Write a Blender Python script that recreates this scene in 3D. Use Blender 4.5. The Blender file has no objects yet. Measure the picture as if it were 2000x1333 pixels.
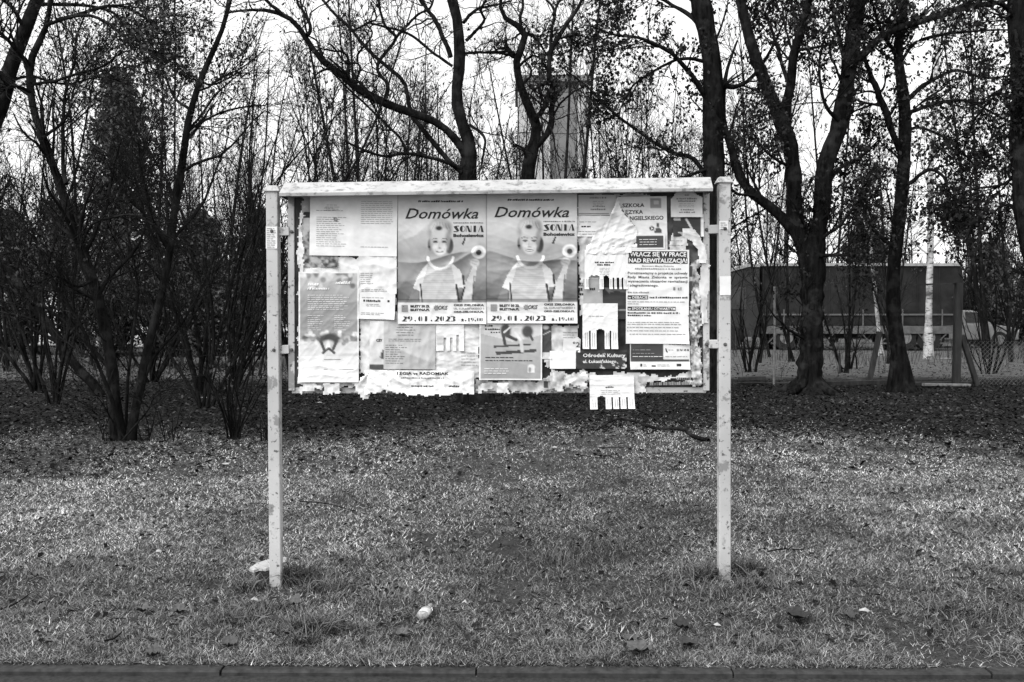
import bpy, bmesh, math, random
import numpy as np

SC = bpy.context.scene
COL = SC.collection

# ------------------------------------------------------------------ camera, sky, sun, exposure
F_PX, CX, CY, CAM_H = 1944.0, 1000.0, 666.5, 1.40
PITCH = math.atan((CY - 610.0) / F_PX)
cam_data = bpy.data.cameras.new('camera')
cam_data.lens = 35.0
cam_data.sensor_width = 36.0
cam_data.clip_start = 0.05
cam_data.clip_end = 2000.0
cam = bpy.data.objects.new('camera', cam_data)
cam.location = (0, 0, CAM_H)
cam.rotation_euler = (math.pi / 2 - PITCH, 0, 0)
COL.objects.link(cam)
SC.camera = cam

SUN_EL, SUN_AZ = math.radians(47), math.radians(222)      # soft overcast light from behind the camera
world = bpy.data.worlds.new('World')
SC.world = world
world.use_nodes = True
wn = world.node_tree.nodes
wl = world.node_tree.links
wn.clear()
w_out = wn.new('ShaderNodeOutputWorld')
w_bg = wn.new('ShaderNodeBackground')
w_sky = wn.new('ShaderNodeTexSky')
w_sky.sky_type = 'NISHITA'
w_sky.sun_disc = False
w_sky.sun_elevation = SUN_EL
w_sky.sun_rotation = SUN_AZ
w_sky.air_density = 1.0
w_sky.dust_density = 2.0
w_bw = wn.new('ShaderNodeRGBToBW')                           # black and white picture: grey daylight
wl.new(w_sky.outputs[0], w_bw.inputs[0])
w_tc = wn.new('ShaderNodeTexCoord')                          # even cloud cover, soft grey billows
w_no = wn.new('ShaderNodeTexNoise'); w_no.inputs['Scale'].default_value = 2.5; w_no.inputs['Detail'].default_value = 4
wl.new(w_tc.outputs['Generated'], w_no.inputs['Vector'])
w_mr = wn.new('ShaderNodeMapRange'); w_mr.inputs['To Min'].default_value = 2.1; w_mr.inputs['To Max'].default_value = 3.5
wl.new(w_no.outputs[0], w_mr.inputs['Value'])
w_mx = wn.new('ShaderNodeMix'); w_mx.data_type = 'FLOAT'; w_mx.inputs[0].default_value = 0.85
wl.new(w_bw.outputs[0], w_mx.inputs[2]); wl.new(w_mr.outputs[0], w_mx.inputs[3])
wl.new(w_mx.outputs[0], w_bg.inputs['Color'])
w_bg.inputs['Strength'].default_value = 0.15
wl.new(w_bg.outputs[0], w_out.inputs['Surface'])

sun_data = bpy.data.lights.new('sun', 'SUN')
sun_data.energy = 1.5
sun_data.angle = math.radians(55)
sun_data.color = (1, 1, 1)
sun = bpy.data.objects.new('sun', sun_data)
sd = (math.sin(SUN_AZ) * math.cos(SUN_EL), math.cos(SUN_AZ) * math.cos(SUN_EL), math.sin(SUN_EL))
from mathutils import Vector
sun.rotation_euler = Vector(sd).to_track_quat('Z', 'Y').to_euler()
sun.location = (0, -5, 12)
COL.objects.link(sun)

SC.view_settings.view_transform = 'Standard'
SC.view_settings.look = 'None'
SC.view_settings.gamma = 1.0
SC.view_settings.use_curve_mapping = False
SC.view_settings.exposure = 1.62

# ------------------------------------------------------------------ geometry of the place
SP, CP = math.sin(PITCH), math.cos(PITCH)

def P(x, y, Y):
    """the point at distance Y metres in front that stands where the survey reading (x, y) points"""
    x = np.asarray(x, float); y = np.asarray(y, float); Y = np.asarray(Y, float)
    dx = (x - CX) / F_PX; dy = (CY - y) / F_PX
    fy = CP + dy * SP; fz = -SP + dy * CP
    t = Y / fy
    return np.stack(np.broadcast_arrays(dx * t, Y, CAM_H + fz * t), -1)

def G(x, y, z=0.0):
    """the point on the ground (height z) under the reading (x, y)"""
    dx = (x - CX) / F_PX; dy = (CY - y) / F_PX
    fy = CP + dy * SP; fz = -SP + dy * CP
    t = (z - CAM_H) / fz
    return np.array([dx * t, fy * t, z])

def sstep(a, b, x):
    t = np.clip((np.asarray(x, float) - a) / (b - a), 0, 1)
    return t * t * (3 - 2 * t)

_ng = np.random.default_rng(77).random((64, 64))
def vnoise(x, y):
    x = np.asarray(x, float); y = np.asarray(y, float)
    xi = np.floor(x).astype(int); yi = np.floor(y).astype(int)
    fx = x - xi; fy = y - yi
    fx = fx * fx * (3 - 2 * fx); fy = fy * fy * (3 - 2 * fy)
    g = lambda a, b: _ng[a % 64, b % 64]
    return (g(xi, yi) * (1 - fx) * (1 - fy) + g(xi + 1, yi) * fx * (1 - fy)
            + g(xi, yi + 1) * (1 - fx) * fy + g(xi + 1, yi + 1) * fx * fy)

def fbm(x, y, o=3):
    s = 0; a = 0.5; t = 0
    for k in range(o):
        s = s + a * vnoise(x * 2 ** k + 17.3 * k, y * 2 ** k + 5.1 * k); t += a; a *= 0.5
    return s / t

def gh(x, y):
    """height of the ground"""
    x = np.asarray(x, float); y = np.asarray(y, float)
    s = sstep(4.2, 5.0, y)
    return (0.0135 * np.clip(x, -6, 6) * s * (1 - sstep(7, 12, y))
            + (fbm(x * 0.9, y * 0.9) - 0.5) * 0.05 * sstep(4.0, 6.5, y)
            + (fbm(x * 4, y * 4) - 0.5) * 0.02 * sstep(3.95, 4.2, y)
            + (fbm(x * 0.13, y * 0.13, 2) - 0.5) * 0.15 * sstep(8, 14, y))

# ------------------------------------------------------------------ helpers
def tag(o, label=None, cat=None, group=None, kind=None):
    if label: o['label'] = label
    if cat: o['category'] = cat
    if group: o['group'] = group
    if kind: o['kind'] = kind
    return o

def empty(name, loc):
    o = bpy.data.objects.new(name, None)
    o.location = tuple(float(v) for v in loc)
    o.empty_display_size = 0.1
    COL.objects.link(o)
    return o

def root_loc(o):
    v = np.zeros(3)
    while o is not None:
        v = v + np.array(o.location); o = o.parent
    return v

def mesh_from(name, verts, faces, smooth=False, tone=None):
    """faces: list of index tuples, or a list of int arrays (n,k)"""
    me = bpy.data.meshes.new(name)
    verts = np.asarray(verts, np.float32).reshape(-1, 3)
    if isinstance(faces, np.ndarray): faces = [faces]
    if len(faces) and isinstance(faces[0], np.ndarray):
        lv = np.concatenate([f.reshape(-1) for f in faces]).astype(np.int32)
        lt = np.concatenate([np.full(len(f), f.shape[1]) for f in faces]).astype(np.int32)
        ls = np.concatenate([[0], np.cumsum(lt)[:-1]]).astype(np.int32)
        me.vertices.add(len(verts)); me.vertices.foreach_set('co', verts.ravel())
        me.loops.add(len(lv)); me.loops.foreach_set('vertex_index', lv)
        me.polygons.add(len(lt)); me.polygons.foreach_set('loop_start', ls)
        me.polygons.foreach_set('loop_total', lt)
    else:
        me.from_pydata([tuple(v) for v in verts.tolist()], [], [tuple(int(i) for i in f) for f in faces])
    if smooth:
        me.polygons.foreach_set('use_smooth', np.ones(len(me.polygons), bool))
    if tone is not None:
        at = me.attributes.new('tone', 'FLOAT', 'POINT')
        at.data.foreach_set('value', np.asarray(tone, np.float32))
    me.update(calc_edges=True)
    me.validate()
    return me

def obj(name, verts, faces, mat, parent=None, smooth=False, tone=None, origin=None):
    verts = np.asarray(verts, float).reshape(-1, 3)
    if parent is not None:
        verts = verts - root_loc(parent)
        loc = (0, 0, 0)
    elif origin is not None:
        verts = verts - np.asarray(origin); loc = tuple(float(v) for v in origin)
    else:
        loc = (0, 0, 0)
    me = mesh_from(name, verts, faces, smooth, tone)
    me.materials.append(mat)
    o = bpy.data.objects.new(name, me)
    o.location = loc
    o.parent = parent
    COL.objects.link(o)
    return o

def child_mesh(name, me, parent):
    o = bpy.data.objects.new(name, me); o.parent = parent; COL.objects.link(o); return o

def copy_tree(o, parent=None):
    c = o.copy(); COL.objects.link(c); c.parent = parent
    for ch in list(o.children):
        copy_tree(ch, c)
    return c

class MB:
    def __init__(s): s.v = []; s.f = []
    def add(s, v, f):
        n = len(s.v); s.v += [tuple(map(float, p)) for p in v]; s.f += [tuple(i + n for i in q) for q in f]; return s
    def box(s, x0, x1, y0, y1, z0, z1):
        return s.add([(x0,y0,z0),(x1,y0,z0),(x1,y1,z0),(x0,y1,z0),(x0,y0,z1),(x1,y0,z1),(x1,y1,z1),(x0,y1,z1)],
                     [(0,3,2,1),(4,5,6,7),(0,1,5,4),(1,2,6,5),(2,3,7,6),(3,0,4,7)])
    def bar(s, a, b, w, d, up=(0, 1, 0), chamfer=0.0):
        """box beam from a to b, w across, d along `up`; chamfered edges"""
        a = np.array(a, float); b = np.array(b, float); t = b - a; t /= np.linalg.norm(t)
        u = np.array(up, float); u -= t * u.dot(t); u /= np.linalg.norm(u); w_ = np.cross(u, t)
        c = chamfer; hw, hd = w / 2, d / 2
        prof = [(-hw + c, -hd), (hw - c, -hd), (hw, -hd + c), (hw, hd - c), (hw - c, hd), (-hw + c, hd), (-hw, hd - c), (-hw, -hd + c)] if c else \
               [(-hw, -hd), (hw, -hd), (hw, hd), (-hw, hd)]
        n = len(prof)
        v = [p + w_ * q[0] + u * q[1] for p in (a, b) for q in prof]
        f = [(i, (i + 1) % n, n + (i + 1) % n, n + i) for i in range(n)] + [tuple(range(n))[::-1], tuple(range(n, 2 * n))]
        return s.add(v, f)
    def prism(s, poly, y0, y1):
        """poly in (x,z), extruded along y"""
        n = len(poly)
        v = [(p[0], y0, p[1]) for p in poly] + [(p[0], y1, p[1]) for p in poly]
        f = [(i, n + i, n + (i + 1) % n, (i + 1) % n) for i in range(n)] + [tuple(range(n)), tuple(range(n, 2 * n))[::-1]]
        return s.add(v, f)
    def lathe(s, prof, n=16, c=(0, 0, 0), axis='z'):
        v = []; f = []
        for r, h in prof:
            for k in range(n):
                a = 2 * math.pi * k / n; q = (r * math.cos(a), r * math.sin(a), h)
                if axis == 'y': q = (q[0], q[2], q[1])
                if axis == 'x': q = (q[2], q[0], q[1])
                v.append((q[0] + c[0], q[1] + c[1], q[2] + c[2]))
        for j in range(len(prof) - 1):
            for k in range(n):
                f.append((j*n+k, j*n+(k+1) % n, (j+1)*n+(k+1) % n, (j+1)*n+k))
        f.append(tuple(range(n))[::-1]); f.append(tuple(range((len(prof)-1)*n, len(prof)*n)))
        return s.add(v, f)
    def build(s, name, mat, parent=None, smooth=False, origin=None):
        o = obj(name, s.v, s.f, mat, parent, smooth, None, origin)
        bm = bmesh.new(); bm.from_mesh(o.data); bmesh.ops.recalc_face_normals(bm, faces=bm.faces); bm.to_mesh(o.data); bm.free()
        return o

# ------------------------------------------------------------------ materials (grey: black and white picture)
MATS = {}
def mat(name, build):
    if name in MATS: return MATS[name]
    m = bpy.data.materials.new(name); m.use_nodes = True
    nt = m.node_tree; b = nt.nodes['Principled BSDF']
    b.inputs['Roughness'].default_value = 0.85
    b.inputs['Specular IOR Level'].default_value = 0.2
    build(nt, b)
    MATS[name] = m
    return m

def ramp(nt, fac, stops):
    r = nt.nodes.new('ShaderNodeValToRGB')
    el = r.color_ramp.elements
    while len(el) < len(stops): el.new(0.5)
    for e, (p, v) in zip(el, stops):
        e.position = p; e.color = (v, v, v, 1)
    nt.links.new(fac, r.inputs[0])
    return r.outputs[0]

def noise(nt, scale, detail=4, rough=0.6, vec=None, stretch=None, kind='Object'):
    n = nt.nodes.new('ShaderNodeTexNoise')
    n.inputs['Scale'].default_value = scale; n.inputs['Detail'].default_value = detail; n.inputs['Roughness'].default_value = rough
    tc = nt.nodes.new('ShaderNodeTexCoord')
    v = tc.outputs[kind]
    if stretch:
        mp = nt.nodes.new('ShaderNodeMapping'); mp.inputs['Scale'].default_value = stretch
        nt.links.new(v, mp.inputs[0]); v = mp.outputs[0]
    nt.links.new(v, n.inputs['Vector'])
    return n.outputs[0]

def mixc(nt, fac, a, b, mode='MIX'):
    m = nt.nodes.new('ShaderNodeMix'); m.data_type = 'RGBA'; m.blend_type = mode
    for s, val in ((m.inputs[0], fac), (m.inputs[6], a), (m.inputs[7], b)):
        if isinstance(val, (int, float)):
            s.default_value = val if s == m.inputs[0] else (val, val, val, 1)
        else: nt.links.new(val, s)
    return m.outputs[2]

def bump(nt, b, h, strength=0.5, dist=0.01):
    n = nt.nodes.new('ShaderNodeBump'); n.inputs['Strength'].default_value = strength; n.inputs['Distance'].default_value = dist
    nt.links.new(h, n.inputs['Height']); nt.links.new(n.outputs[0], b.inputs['Normal'])

def m_noise(name, lo, hi, scale, rough=0.85, spec=0.2, bmp=0.0, stretch=None, dist=0.01, metal=0, p=(0.3, 0.7)):
    def f(nt, b):
        n = noise(nt, scale, stretch=stretch)
        nt.links.new(ramp(nt, n, [(p[0], lo), (p[1], hi)]), b.inputs['Base Color'])
        b.inputs['Roughness'].default_value = rough; b.inputs['Specular IOR Level'].default_value = spec
        b.inputs['Metallic'].default_value = metal
        if bmp: bump(nt, b, n, bmp, dist)
    return mat(name, f)

def m_tone(name, rough=0.8, spec=0.2, trans=0.0, scale=None):
    """colour stored per point of the print / blade / leaf (attribute tone)"""
    def f(nt, b):
        a = nt.nodes.new('ShaderNodeAttribute'); a.attribute_name = 'tone'
        c = a.outputs['Fac']
        if scale:
            n = noise(nt, scale, 5)
            c = mixc(nt, 1.0, c, ramp(nt, n, [(0.3, 0.74), (0.7, 0.90)]), 'MULTIPLY')
        nt.links.new(c, b.inputs['Base Color'])
        b.inputs['Roughness'].default_value = rough; b.inputs['Specular IOR Level'].default_value = spec
    return mat(name, f)

def bark_f(lo, hi, sc):
    def f(nt, b):
        n = noise(nt, sc, 6, 0.7, stretch=(1, 1, 0.18))
        n2 = noise(nt, sc * 0.25, 3)
        c = ramp(nt, n, [(0.35, lo), (0.7, hi)])
        c = mixc(nt, ramp(nt, n2, [(0.5, 0.0), (0.66, 0.8)]), c, hi * 1.7)      # lichen and moss patches
        nt.links.new(c, b.inputs['Base Color']); b.inputs['Roughness'].default_value = 0.95; b.inputs['Specular IOR Level'].default_value = 0.02
        bump(nt, b, n, 1.0, 0.04)
    return f
M_BARK = mat('bark_dark', bark_f(0.003, 0.017, 16))
M_BARK_GREY = mat('bark_grey', bark_f(0.005, 0.020, 18))
M_TWIG = m_noise('twig_wood', 0.005, 0.018, 8, spec=0.03)
M_TWIG_PALE = m_noise('twig_wood_pale', 0.02, 0.05, 6, spec=0.03)
M_LEAF = m_tone('dry_leaf', 0.8, 0.08)
M_NEEDLE = m_tone('needles', 0.8, 0.06)
M_GRASS = m_tone('grass_blade', 0.7, 0.12)
M_LITTER = m_tone('fallen_leaf', 0.9, 0.03)

def birch_f(nt, b):
    n = noise(nt, 5.0, 4, 0.6, stretch=(1, 1, 3.5))
    n2 = noise(nt, 1.6, 3, stretch=(1, 1, 1.2))
    c = ramp(nt, n, [(0.38, 0.03), (0.46, 0.42), (0.8, 0.55)])
    c = mixc(nt, ramp(nt, n2, [(0.48, 0), (0.62, 0.8)]), c, 0.08)
    nt.links.new(c, b.inputs['Base Color'])
M_BIRCH = mat('birch_bark', birch_f)

def paint_f(nt, b):
    # light paint, chipped and rusty in patches, dusty
    n = noise(nt, 9, 6, 0.65); n2 = noise(nt, 40, 4, 0.6); n3 = noise(nt, 2.2, 3)
    base = ramp(nt, n3, [(0.3, 0.30), (0.7, 0.44)])
    chip = ramp(nt, n, [(0.55, 0.0), (0.60, 1.0)])
    spots = ramp(nt, n2, [(0.60, 0.0), (0.66, 0.9)])
    c = mixc(nt, chip, base, 0.19); c = mixc(nt, spots, c, 0.05)
    nt.links.new(c, b.inputs['Base Color']); b.inputs['Roughness'].default_value = 0.55
    b.inputs['Specular IOR Level'].default_value = 0.4
    bump(nt, b, chip, 0.3, 0.002)
M_POST = mat('post_paint', paint_f)

def roof_f(nt, b):
    n = noise(nt, 22, 6, 0.7); n2 = noise(nt, 5, 4); n3 = noise(nt, 90, 3)
    c = ramp(nt, n2, [(0.3, 0.28), (0.7, 0.40)])
    c = mixc(nt, ramp(nt, n, [(0.52, 0.0), (0.64, 0.8)]), c, 0.10)      # lichen and dirt
    c = mixc(nt, ramp(nt, n3, [(0.62, 0), (0.72, 0.6)]), c, 0.2)
    nt.links.new(c, b.inputs['Base Color']); b.inputs['Roughness'].default_value = 0.5
M_ROOF = mat('roof_sheet_metal', roof_f)
M_PANEL = m_noise('weathered_panel', 0.012, 0.05, 12)
M_INK = mat('print_ink', lambda nt, b: nt.links.new(ramp(nt, noise(nt, 60, 3), [(0.3, 0.02), (0.75, 0.045)]), b.inputs['Base Color']))
M_INKG = mat('print_ink_grey', lambda nt, b: nt.links.new(ramp(nt, noise(nt, 60, 3), [(0.3, 0.17), (0.75, 0.24)]), b.inputs['Base Color']))
M_INKW = mat('print_white', lambda nt, b: nt.links.new(ramp(nt, noise(nt, 60, 3), [(0.3, 0.62), (0.75, 0.7)]), b.inputs['Base Color']))
M_PRINT = m_tone('printed_paper', 0.6, 0.3, scale=14)
M_CONC = m_noise('concrete', 0.10, 0.24, 14, bmp=0.4, dist=0.004)
M_CONC_DARK = m_noise('concrete_damp', 0.05, 0.12, 9, bmp=0.4, dist=0.004)
M_DARKWOOD = m_noise('weathered_wood', 0.015, 0.05, 10, stretch=(1, 1, 0.2), bmp=0.4)
M_STEEL = m_noise('grey_steel', 0.10, 0.22, 10, rough=0.5)
M_WIRE = m_noise('wire', 0.10, 0.2, 30, rough=0.5)
# ------------------------------------------------------------------ ground, kerb
def ground_f(nt, b):
    # trodden lawn: soil, moss and matted straw; leaf mould under the trees; pale sandy yard behind the fence
    tc = nt.nodes.new('ShaderNodeTexCoord'); sx = nt.nodes.new('ShaderNodeSeparateXYZ'); nt.links.new(tc.outputs['Object'], sx.inputs[0])
    big = noise(nt, 0.45, 4); mid = noise(nt, 3.5, 5, 0.65); fine = noise(nt, 45, 6, 0.75); fib = noise(nt, 30, 5, 0.7, stretch=(1, 3, 1))
    lawn = mixc(nt, ramp(nt, fine, [(0.3, 0), (0.7, 1)]), 0.006, 0.10)
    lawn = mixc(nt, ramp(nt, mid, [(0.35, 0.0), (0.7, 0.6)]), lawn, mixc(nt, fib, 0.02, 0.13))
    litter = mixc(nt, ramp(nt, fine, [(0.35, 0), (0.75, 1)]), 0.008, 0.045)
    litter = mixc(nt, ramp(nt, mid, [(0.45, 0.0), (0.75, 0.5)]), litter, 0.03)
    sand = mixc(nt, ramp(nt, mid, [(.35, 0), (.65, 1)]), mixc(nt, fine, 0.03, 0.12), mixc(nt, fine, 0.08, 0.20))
    # y + wobble
    def add(a, bb, op='ADD'):
        m = nt.nodes.new('ShaderNodeMath'); m.operation = op
        for i, v in enumerate((a, bb)):
            if isinstance(v, (int, float)): m.inputs[i].default_value = v
            else: nt.links.new(v, m.inputs[i])
        return m.outputs[0]
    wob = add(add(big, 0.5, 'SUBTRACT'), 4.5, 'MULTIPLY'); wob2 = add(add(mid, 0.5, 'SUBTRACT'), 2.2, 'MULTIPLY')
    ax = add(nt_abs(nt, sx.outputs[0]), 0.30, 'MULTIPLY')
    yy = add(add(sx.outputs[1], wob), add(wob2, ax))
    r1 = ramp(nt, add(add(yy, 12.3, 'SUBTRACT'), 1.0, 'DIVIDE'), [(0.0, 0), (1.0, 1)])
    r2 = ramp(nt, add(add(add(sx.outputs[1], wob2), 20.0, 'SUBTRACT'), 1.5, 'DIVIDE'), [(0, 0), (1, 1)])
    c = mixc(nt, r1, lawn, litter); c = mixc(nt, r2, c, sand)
    nt.links.new(c, b.inputs['Base Color']); b.inputs['Roughness'].default_value = 0.95; b.inputs['Specular IOR Level'].default_value = 0.02
    bump(nt, b, fine, 0.9, 0.03)
def nt_abs(nt, s):
    m = nt.nodes.new('ShaderNodeMath'); m.operation = 'ABSOLUTE'; nt.links.new(s, m.inputs[0]); return m.outputs[0]
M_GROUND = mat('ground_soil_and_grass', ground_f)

def kerb_y(x): return 3.838 - 0.012 * x                       # front top edge of the kerb
def build_ground():
    ys = np.concatenate([np.linspace(3.90, 8, 90), np.linspace(8.15, 30, 90), np.array([33, 38, 45, 60, 90, 150, 300, 700, 1500])])
    xs = np.concatenate([-np.array([1500, 600, 250, 120, 60, 35, 24, 18])[:], np.linspace(-14, 14, 160), np.array([18, 24, 35, 60, 120, 250, 600, 1500])])
    X, Y = np.meshgrid(xs, ys)
    Y = Y.copy(); Y[0] = kerb_y(np.clip(X[0], -20, 20)) + 0.065
    Z = gh(X, Y) * np.where(np.abs(X) < 40, 1, 0) * np.where(Y < 60, 1, 0)
    Z[0] = -0.012
    n, m = X.shape
    idx = np.arange(n * m).reshape(n, m)
    f = np.stack([idx[:-1, :-1], idx[:-1, 1:], idx[1:, 1:], idx[1:, :-1]], -1).reshape(-1, 4)
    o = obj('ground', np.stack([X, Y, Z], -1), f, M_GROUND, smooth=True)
    tag(o, kind='structure')
    # path in a dark tone just below the kerb top, the side the camera stands on
    k = MB().add([(-30, -6, -0.022), (30, -6, -0.022), (30, kerb_y(30) + 0.01, -0.022), (-30, kerb_y(-30) + 0.01, -0.022)], [(0, 1, 2, 3)])
    o = k.build('path', m_noise('asphalt_dark', 0.012, 0.035, 60, bmp=0.6, dist=0.004)); tag(o, kind='structure')
build_ground()

def build_kerb():
    root = empty('kerb', (0, 3.9, 0)); tag(root, kind='structure')
    # joints seen at readings x = 432 and 930, one block is one metre
    jx = [G(930, 1310)[0] + k * 1.0 for k in range(-5, 6)]
    rng = np.random.default_rng(5)
    MB().add([(-5, kerb_y(-5) + .006, -.02), (5, kerb_y(5) + .006, -.02), (5, kerb_y(5) + .09, -.02), (-5, kerb_y(-5) + .09, -.02)], [(0, 1, 2, 3)]).build('kerb_bed', m_noise('kerb_joint_soil', .01, .025, 30), root)
    for a, b in zip(jx[:-1], jx[1:]):
        m = MB(); g = 0.004; dz = rng.uniform(-0.004, 0.004); dy = rng.uniform(-0.003, 0.003)
        ya, yb = kerb_y(a) + dy, kerb_y(b) + dy; w = 0.07; c = 0.006; z1 = 0.0 + dz; z0 = -0.2
        prof = [(0, z0), (0, z1 - c), (c, z1), (w - c, z1), (w, z1 - c), (w, z0)]
        n = len(prof)
        v = [(a + g, ya + p[0], p[1]) for p in prof] + [(b - g, yb + p[0], p[1]) for p in prof]
        f = [(i, (i + 1) % n, n + (i + 1) % n, n + i) for i in range(n)] + [tuple(range(n)), tuple(range(n, 2 * n))]
        m.add(v, f); m.build('kerb_block', M_KERB, root)
M_KERB = m_noise('kerb_concrete', 0.014, 0.045, 25, bmp=0.5, dist=0.003)
build_kerb()

# ------------------------------------------------------------------ notice board
YB = 5.10
def Bp(x, y, off=0.0):
    p = P(x, y, YB); p[..., 1] -= off; return p

board = empty('notice_board', (0, YB, 0))
tag(board, 'weathered pale metal notice board on two posts covered in layered paper posters', 'notice board')
def post(top, bot, label):
    a = Bp(*top); b = Bp(*bot); b[2] -= 0.35; b[1] += 0.03; a[1] += 0.03
    b[0] += (b[0] - a[0]) * 0.35 / (a[2] - b[2])
    m = MB().bar(b, a, 0.060, 0.060, (0, 1, 0), 0.004)
    o = m.build('post', M_POST, board)
    tag(o, label)
    c = MB()                                                      # small pyramid cap
    w0, w1, h = 0.040, 0.026, 0.030
    v = [(a[0] + sx * w0, a[1] + sy * w0, a[2]) for sx, sy in ((-1,-1),(1,-1),(1,1),(-1,1))] + \
        [(a[0] + sx * w0, a[1] + sy * w0, a[2] + 0.004) for sx, sy in ((-1,-1),(1,-1),(1,1),(-1,1))] + \
        [(a[0] + sx * w1, a[1] + sy * w1, a[2] + h) for sx, sy in ((-1,-1),(1,-1),(1,1),(-1,1))]
    f = [(3,2,1,0), (8,9,10,11)] + [(i + 4*k, (i+1) % 4 + 4*k, (i+1) % 4 + 4*k + 4, i + 4*k + 4) for k in range(2) for i in range(4)]
    c.add(v, f); c.build('post_cap', M_ROOF, board)
    return a, b
PL = post((530.5, 374), (537.5, 1143), 'left pale post, scratched, its foot in long grass')
PR = post((1416.0, 357), (1416.5, 1131), 'right pale post, flaking paint and sticker remains')

FR = 0.034
def frame_bar(name, a, b, w, off, d=0.03, mat_=None):
    m = MB().bar(Bp(*a, off), Bp(*b, off), w, d, (0, 1, 0), 0.003)
    return m.build(name, mat_ or M_POST, board)
frame_bar('frame_bar', (565.5, 376), (567, 764), FR, -0.047)
frame_bar('frame_bar', (1382, 368), (1382, 764), FR, -0.047)
frame_bar('frame_bar', (567, 764), (1382, 763), 0.034, -0.056)
frame_bar('frame_bar', (566, 378), (1382, 368), 0.034, -0.0325)
for a, b in (((541, 452), (562, 451)), ((541, 684), (562, 683)), ((1385, 448), (1406, 447)), ((1386, 673), (1406, 673))):
    frame_bar('bracket', a, b, 0.045, -0.032, 0.02)
# backing panel
for px, py in ((531, 452), (535, 684), (1416, 447), (1416, 673), (567, 452), (567, 684), (1382, 448), (1382, 673)):
    q = Bp(px, py); y0 = YB if px in (531, 535, 1416) else YB + .0315
    MB().lathe([(.009, 0), (.009, -.005), (.005, -.008)], 8, (q[0], y0, q[2]), 'y').build('bolt', m_noise('rusty_bolt', .04, .10, 60), board)
pts = [Bp(572, 380, -0.040), Bp(1376, 370, -0.040), Bp(1376, 758, -0.040), Bp(572, 758, -0.040)]
m = MB(); bk = [p + np.array([0, 0.012, 0]) for p in pts]
m.add(pts + bk, [(0, 1, 2, 3), (7, 6, 5, 4), (0, 4, 5, 1), (1, 5, 6, 2), (2, 6, 7, 3), (3, 7, 4, 0)])
m.build('backing_panel', M_PANEL, board)
# folded sheet-metal roof: ridge over the panel, eaves at front and back, closed hips
def build_roof():
    e0, e1 = P(545, 377.5, YB - 0.10), P(1392.5, 367.5, YB - 0.10)
    r0, r1 = P(556, 357.5, YB + 0.03), P(1387.5, 346.5, YB + 0.03)
    b0, b1 = e0 + np.array([0, 0.26, 0]), e1 + np.array([0, 0.26, 0])
    n = 24; rng = np.random.default_rng(3)
    def row(a, b, j=0.0):
        t = np.linspace(0, 1, n)[:, None]
        q = a * (1 - t) + b * t; q[1:-1, 2] += rng.normal(0, j, n - 2); return q
    lip = np.array([0, 0.002, -0.012])
    rows = [row(e0, e1) + lip, row(e0, e1, 0.0008), row((e0 + r0) / 2, (e1 + r1) / 2, 0.0008), row(r0, r1, 0.0006), row((r0 + b0) / 2, (r1 + b1) / 2), row(b0, b1), row(b0, b1) + lip]
    top = np.concatenate(rows); und = top + np.array([0, 0, -0.0035])
    k = len(rows); v = np.concatenate([top, und]); f = []
    for j in range(k - 1):
        for i in range(n - 1):
            a = j * n + i
            f.append((a, a + 1, a + n + 1, a + n)); f.append((a + k*n, a + n + k*n, a + n + 1 + k*n, a + 1 + k*n))
    for i in range(n - 1):
        f.append((i, i + k*n, i + 1 + k*n, i + 1)); a = (k - 1) * n + i; f.append((a, a + 1, a + 1 + k*n, a + k*n))
    for s in (0, n - 1):
        ring = [j * n + s for j in range(k)]
        f.append(tuple(ring)); f.append(tuple(q + k*n for q in ring[::-1]))
        for j in range(k - 1): f.append((ring[j], ring[j+1], ring[j+1] + k*n, ring[j] + k*n))
    obj('roof', v, f, M_ROOF, board)
build_roof()

# ------------------------------------------------------------------ paper sheets
txt_curve = bpy.data.curves.new('lettering', 'FONT')
txt_obj = bpy.data.objects.new('lettering_source', txt_curve)

def text_geo(s, bold=0.0, italic=0.0):
    txt_curve.body = s; txt_curve.offset = bold; txt_curve.shear = italic; txt_curve.resolution_u = 2
    me = bpy.data.meshes.new_from_object(txt_obj)
    v = np.array([tuple(q.co) for q in me.vertices]).reshape(-1, 3)
    f = [tuple(p.vertices) for p in me.polygons]
    bpy.data.meshes.remove(me)
    return v, f

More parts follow.
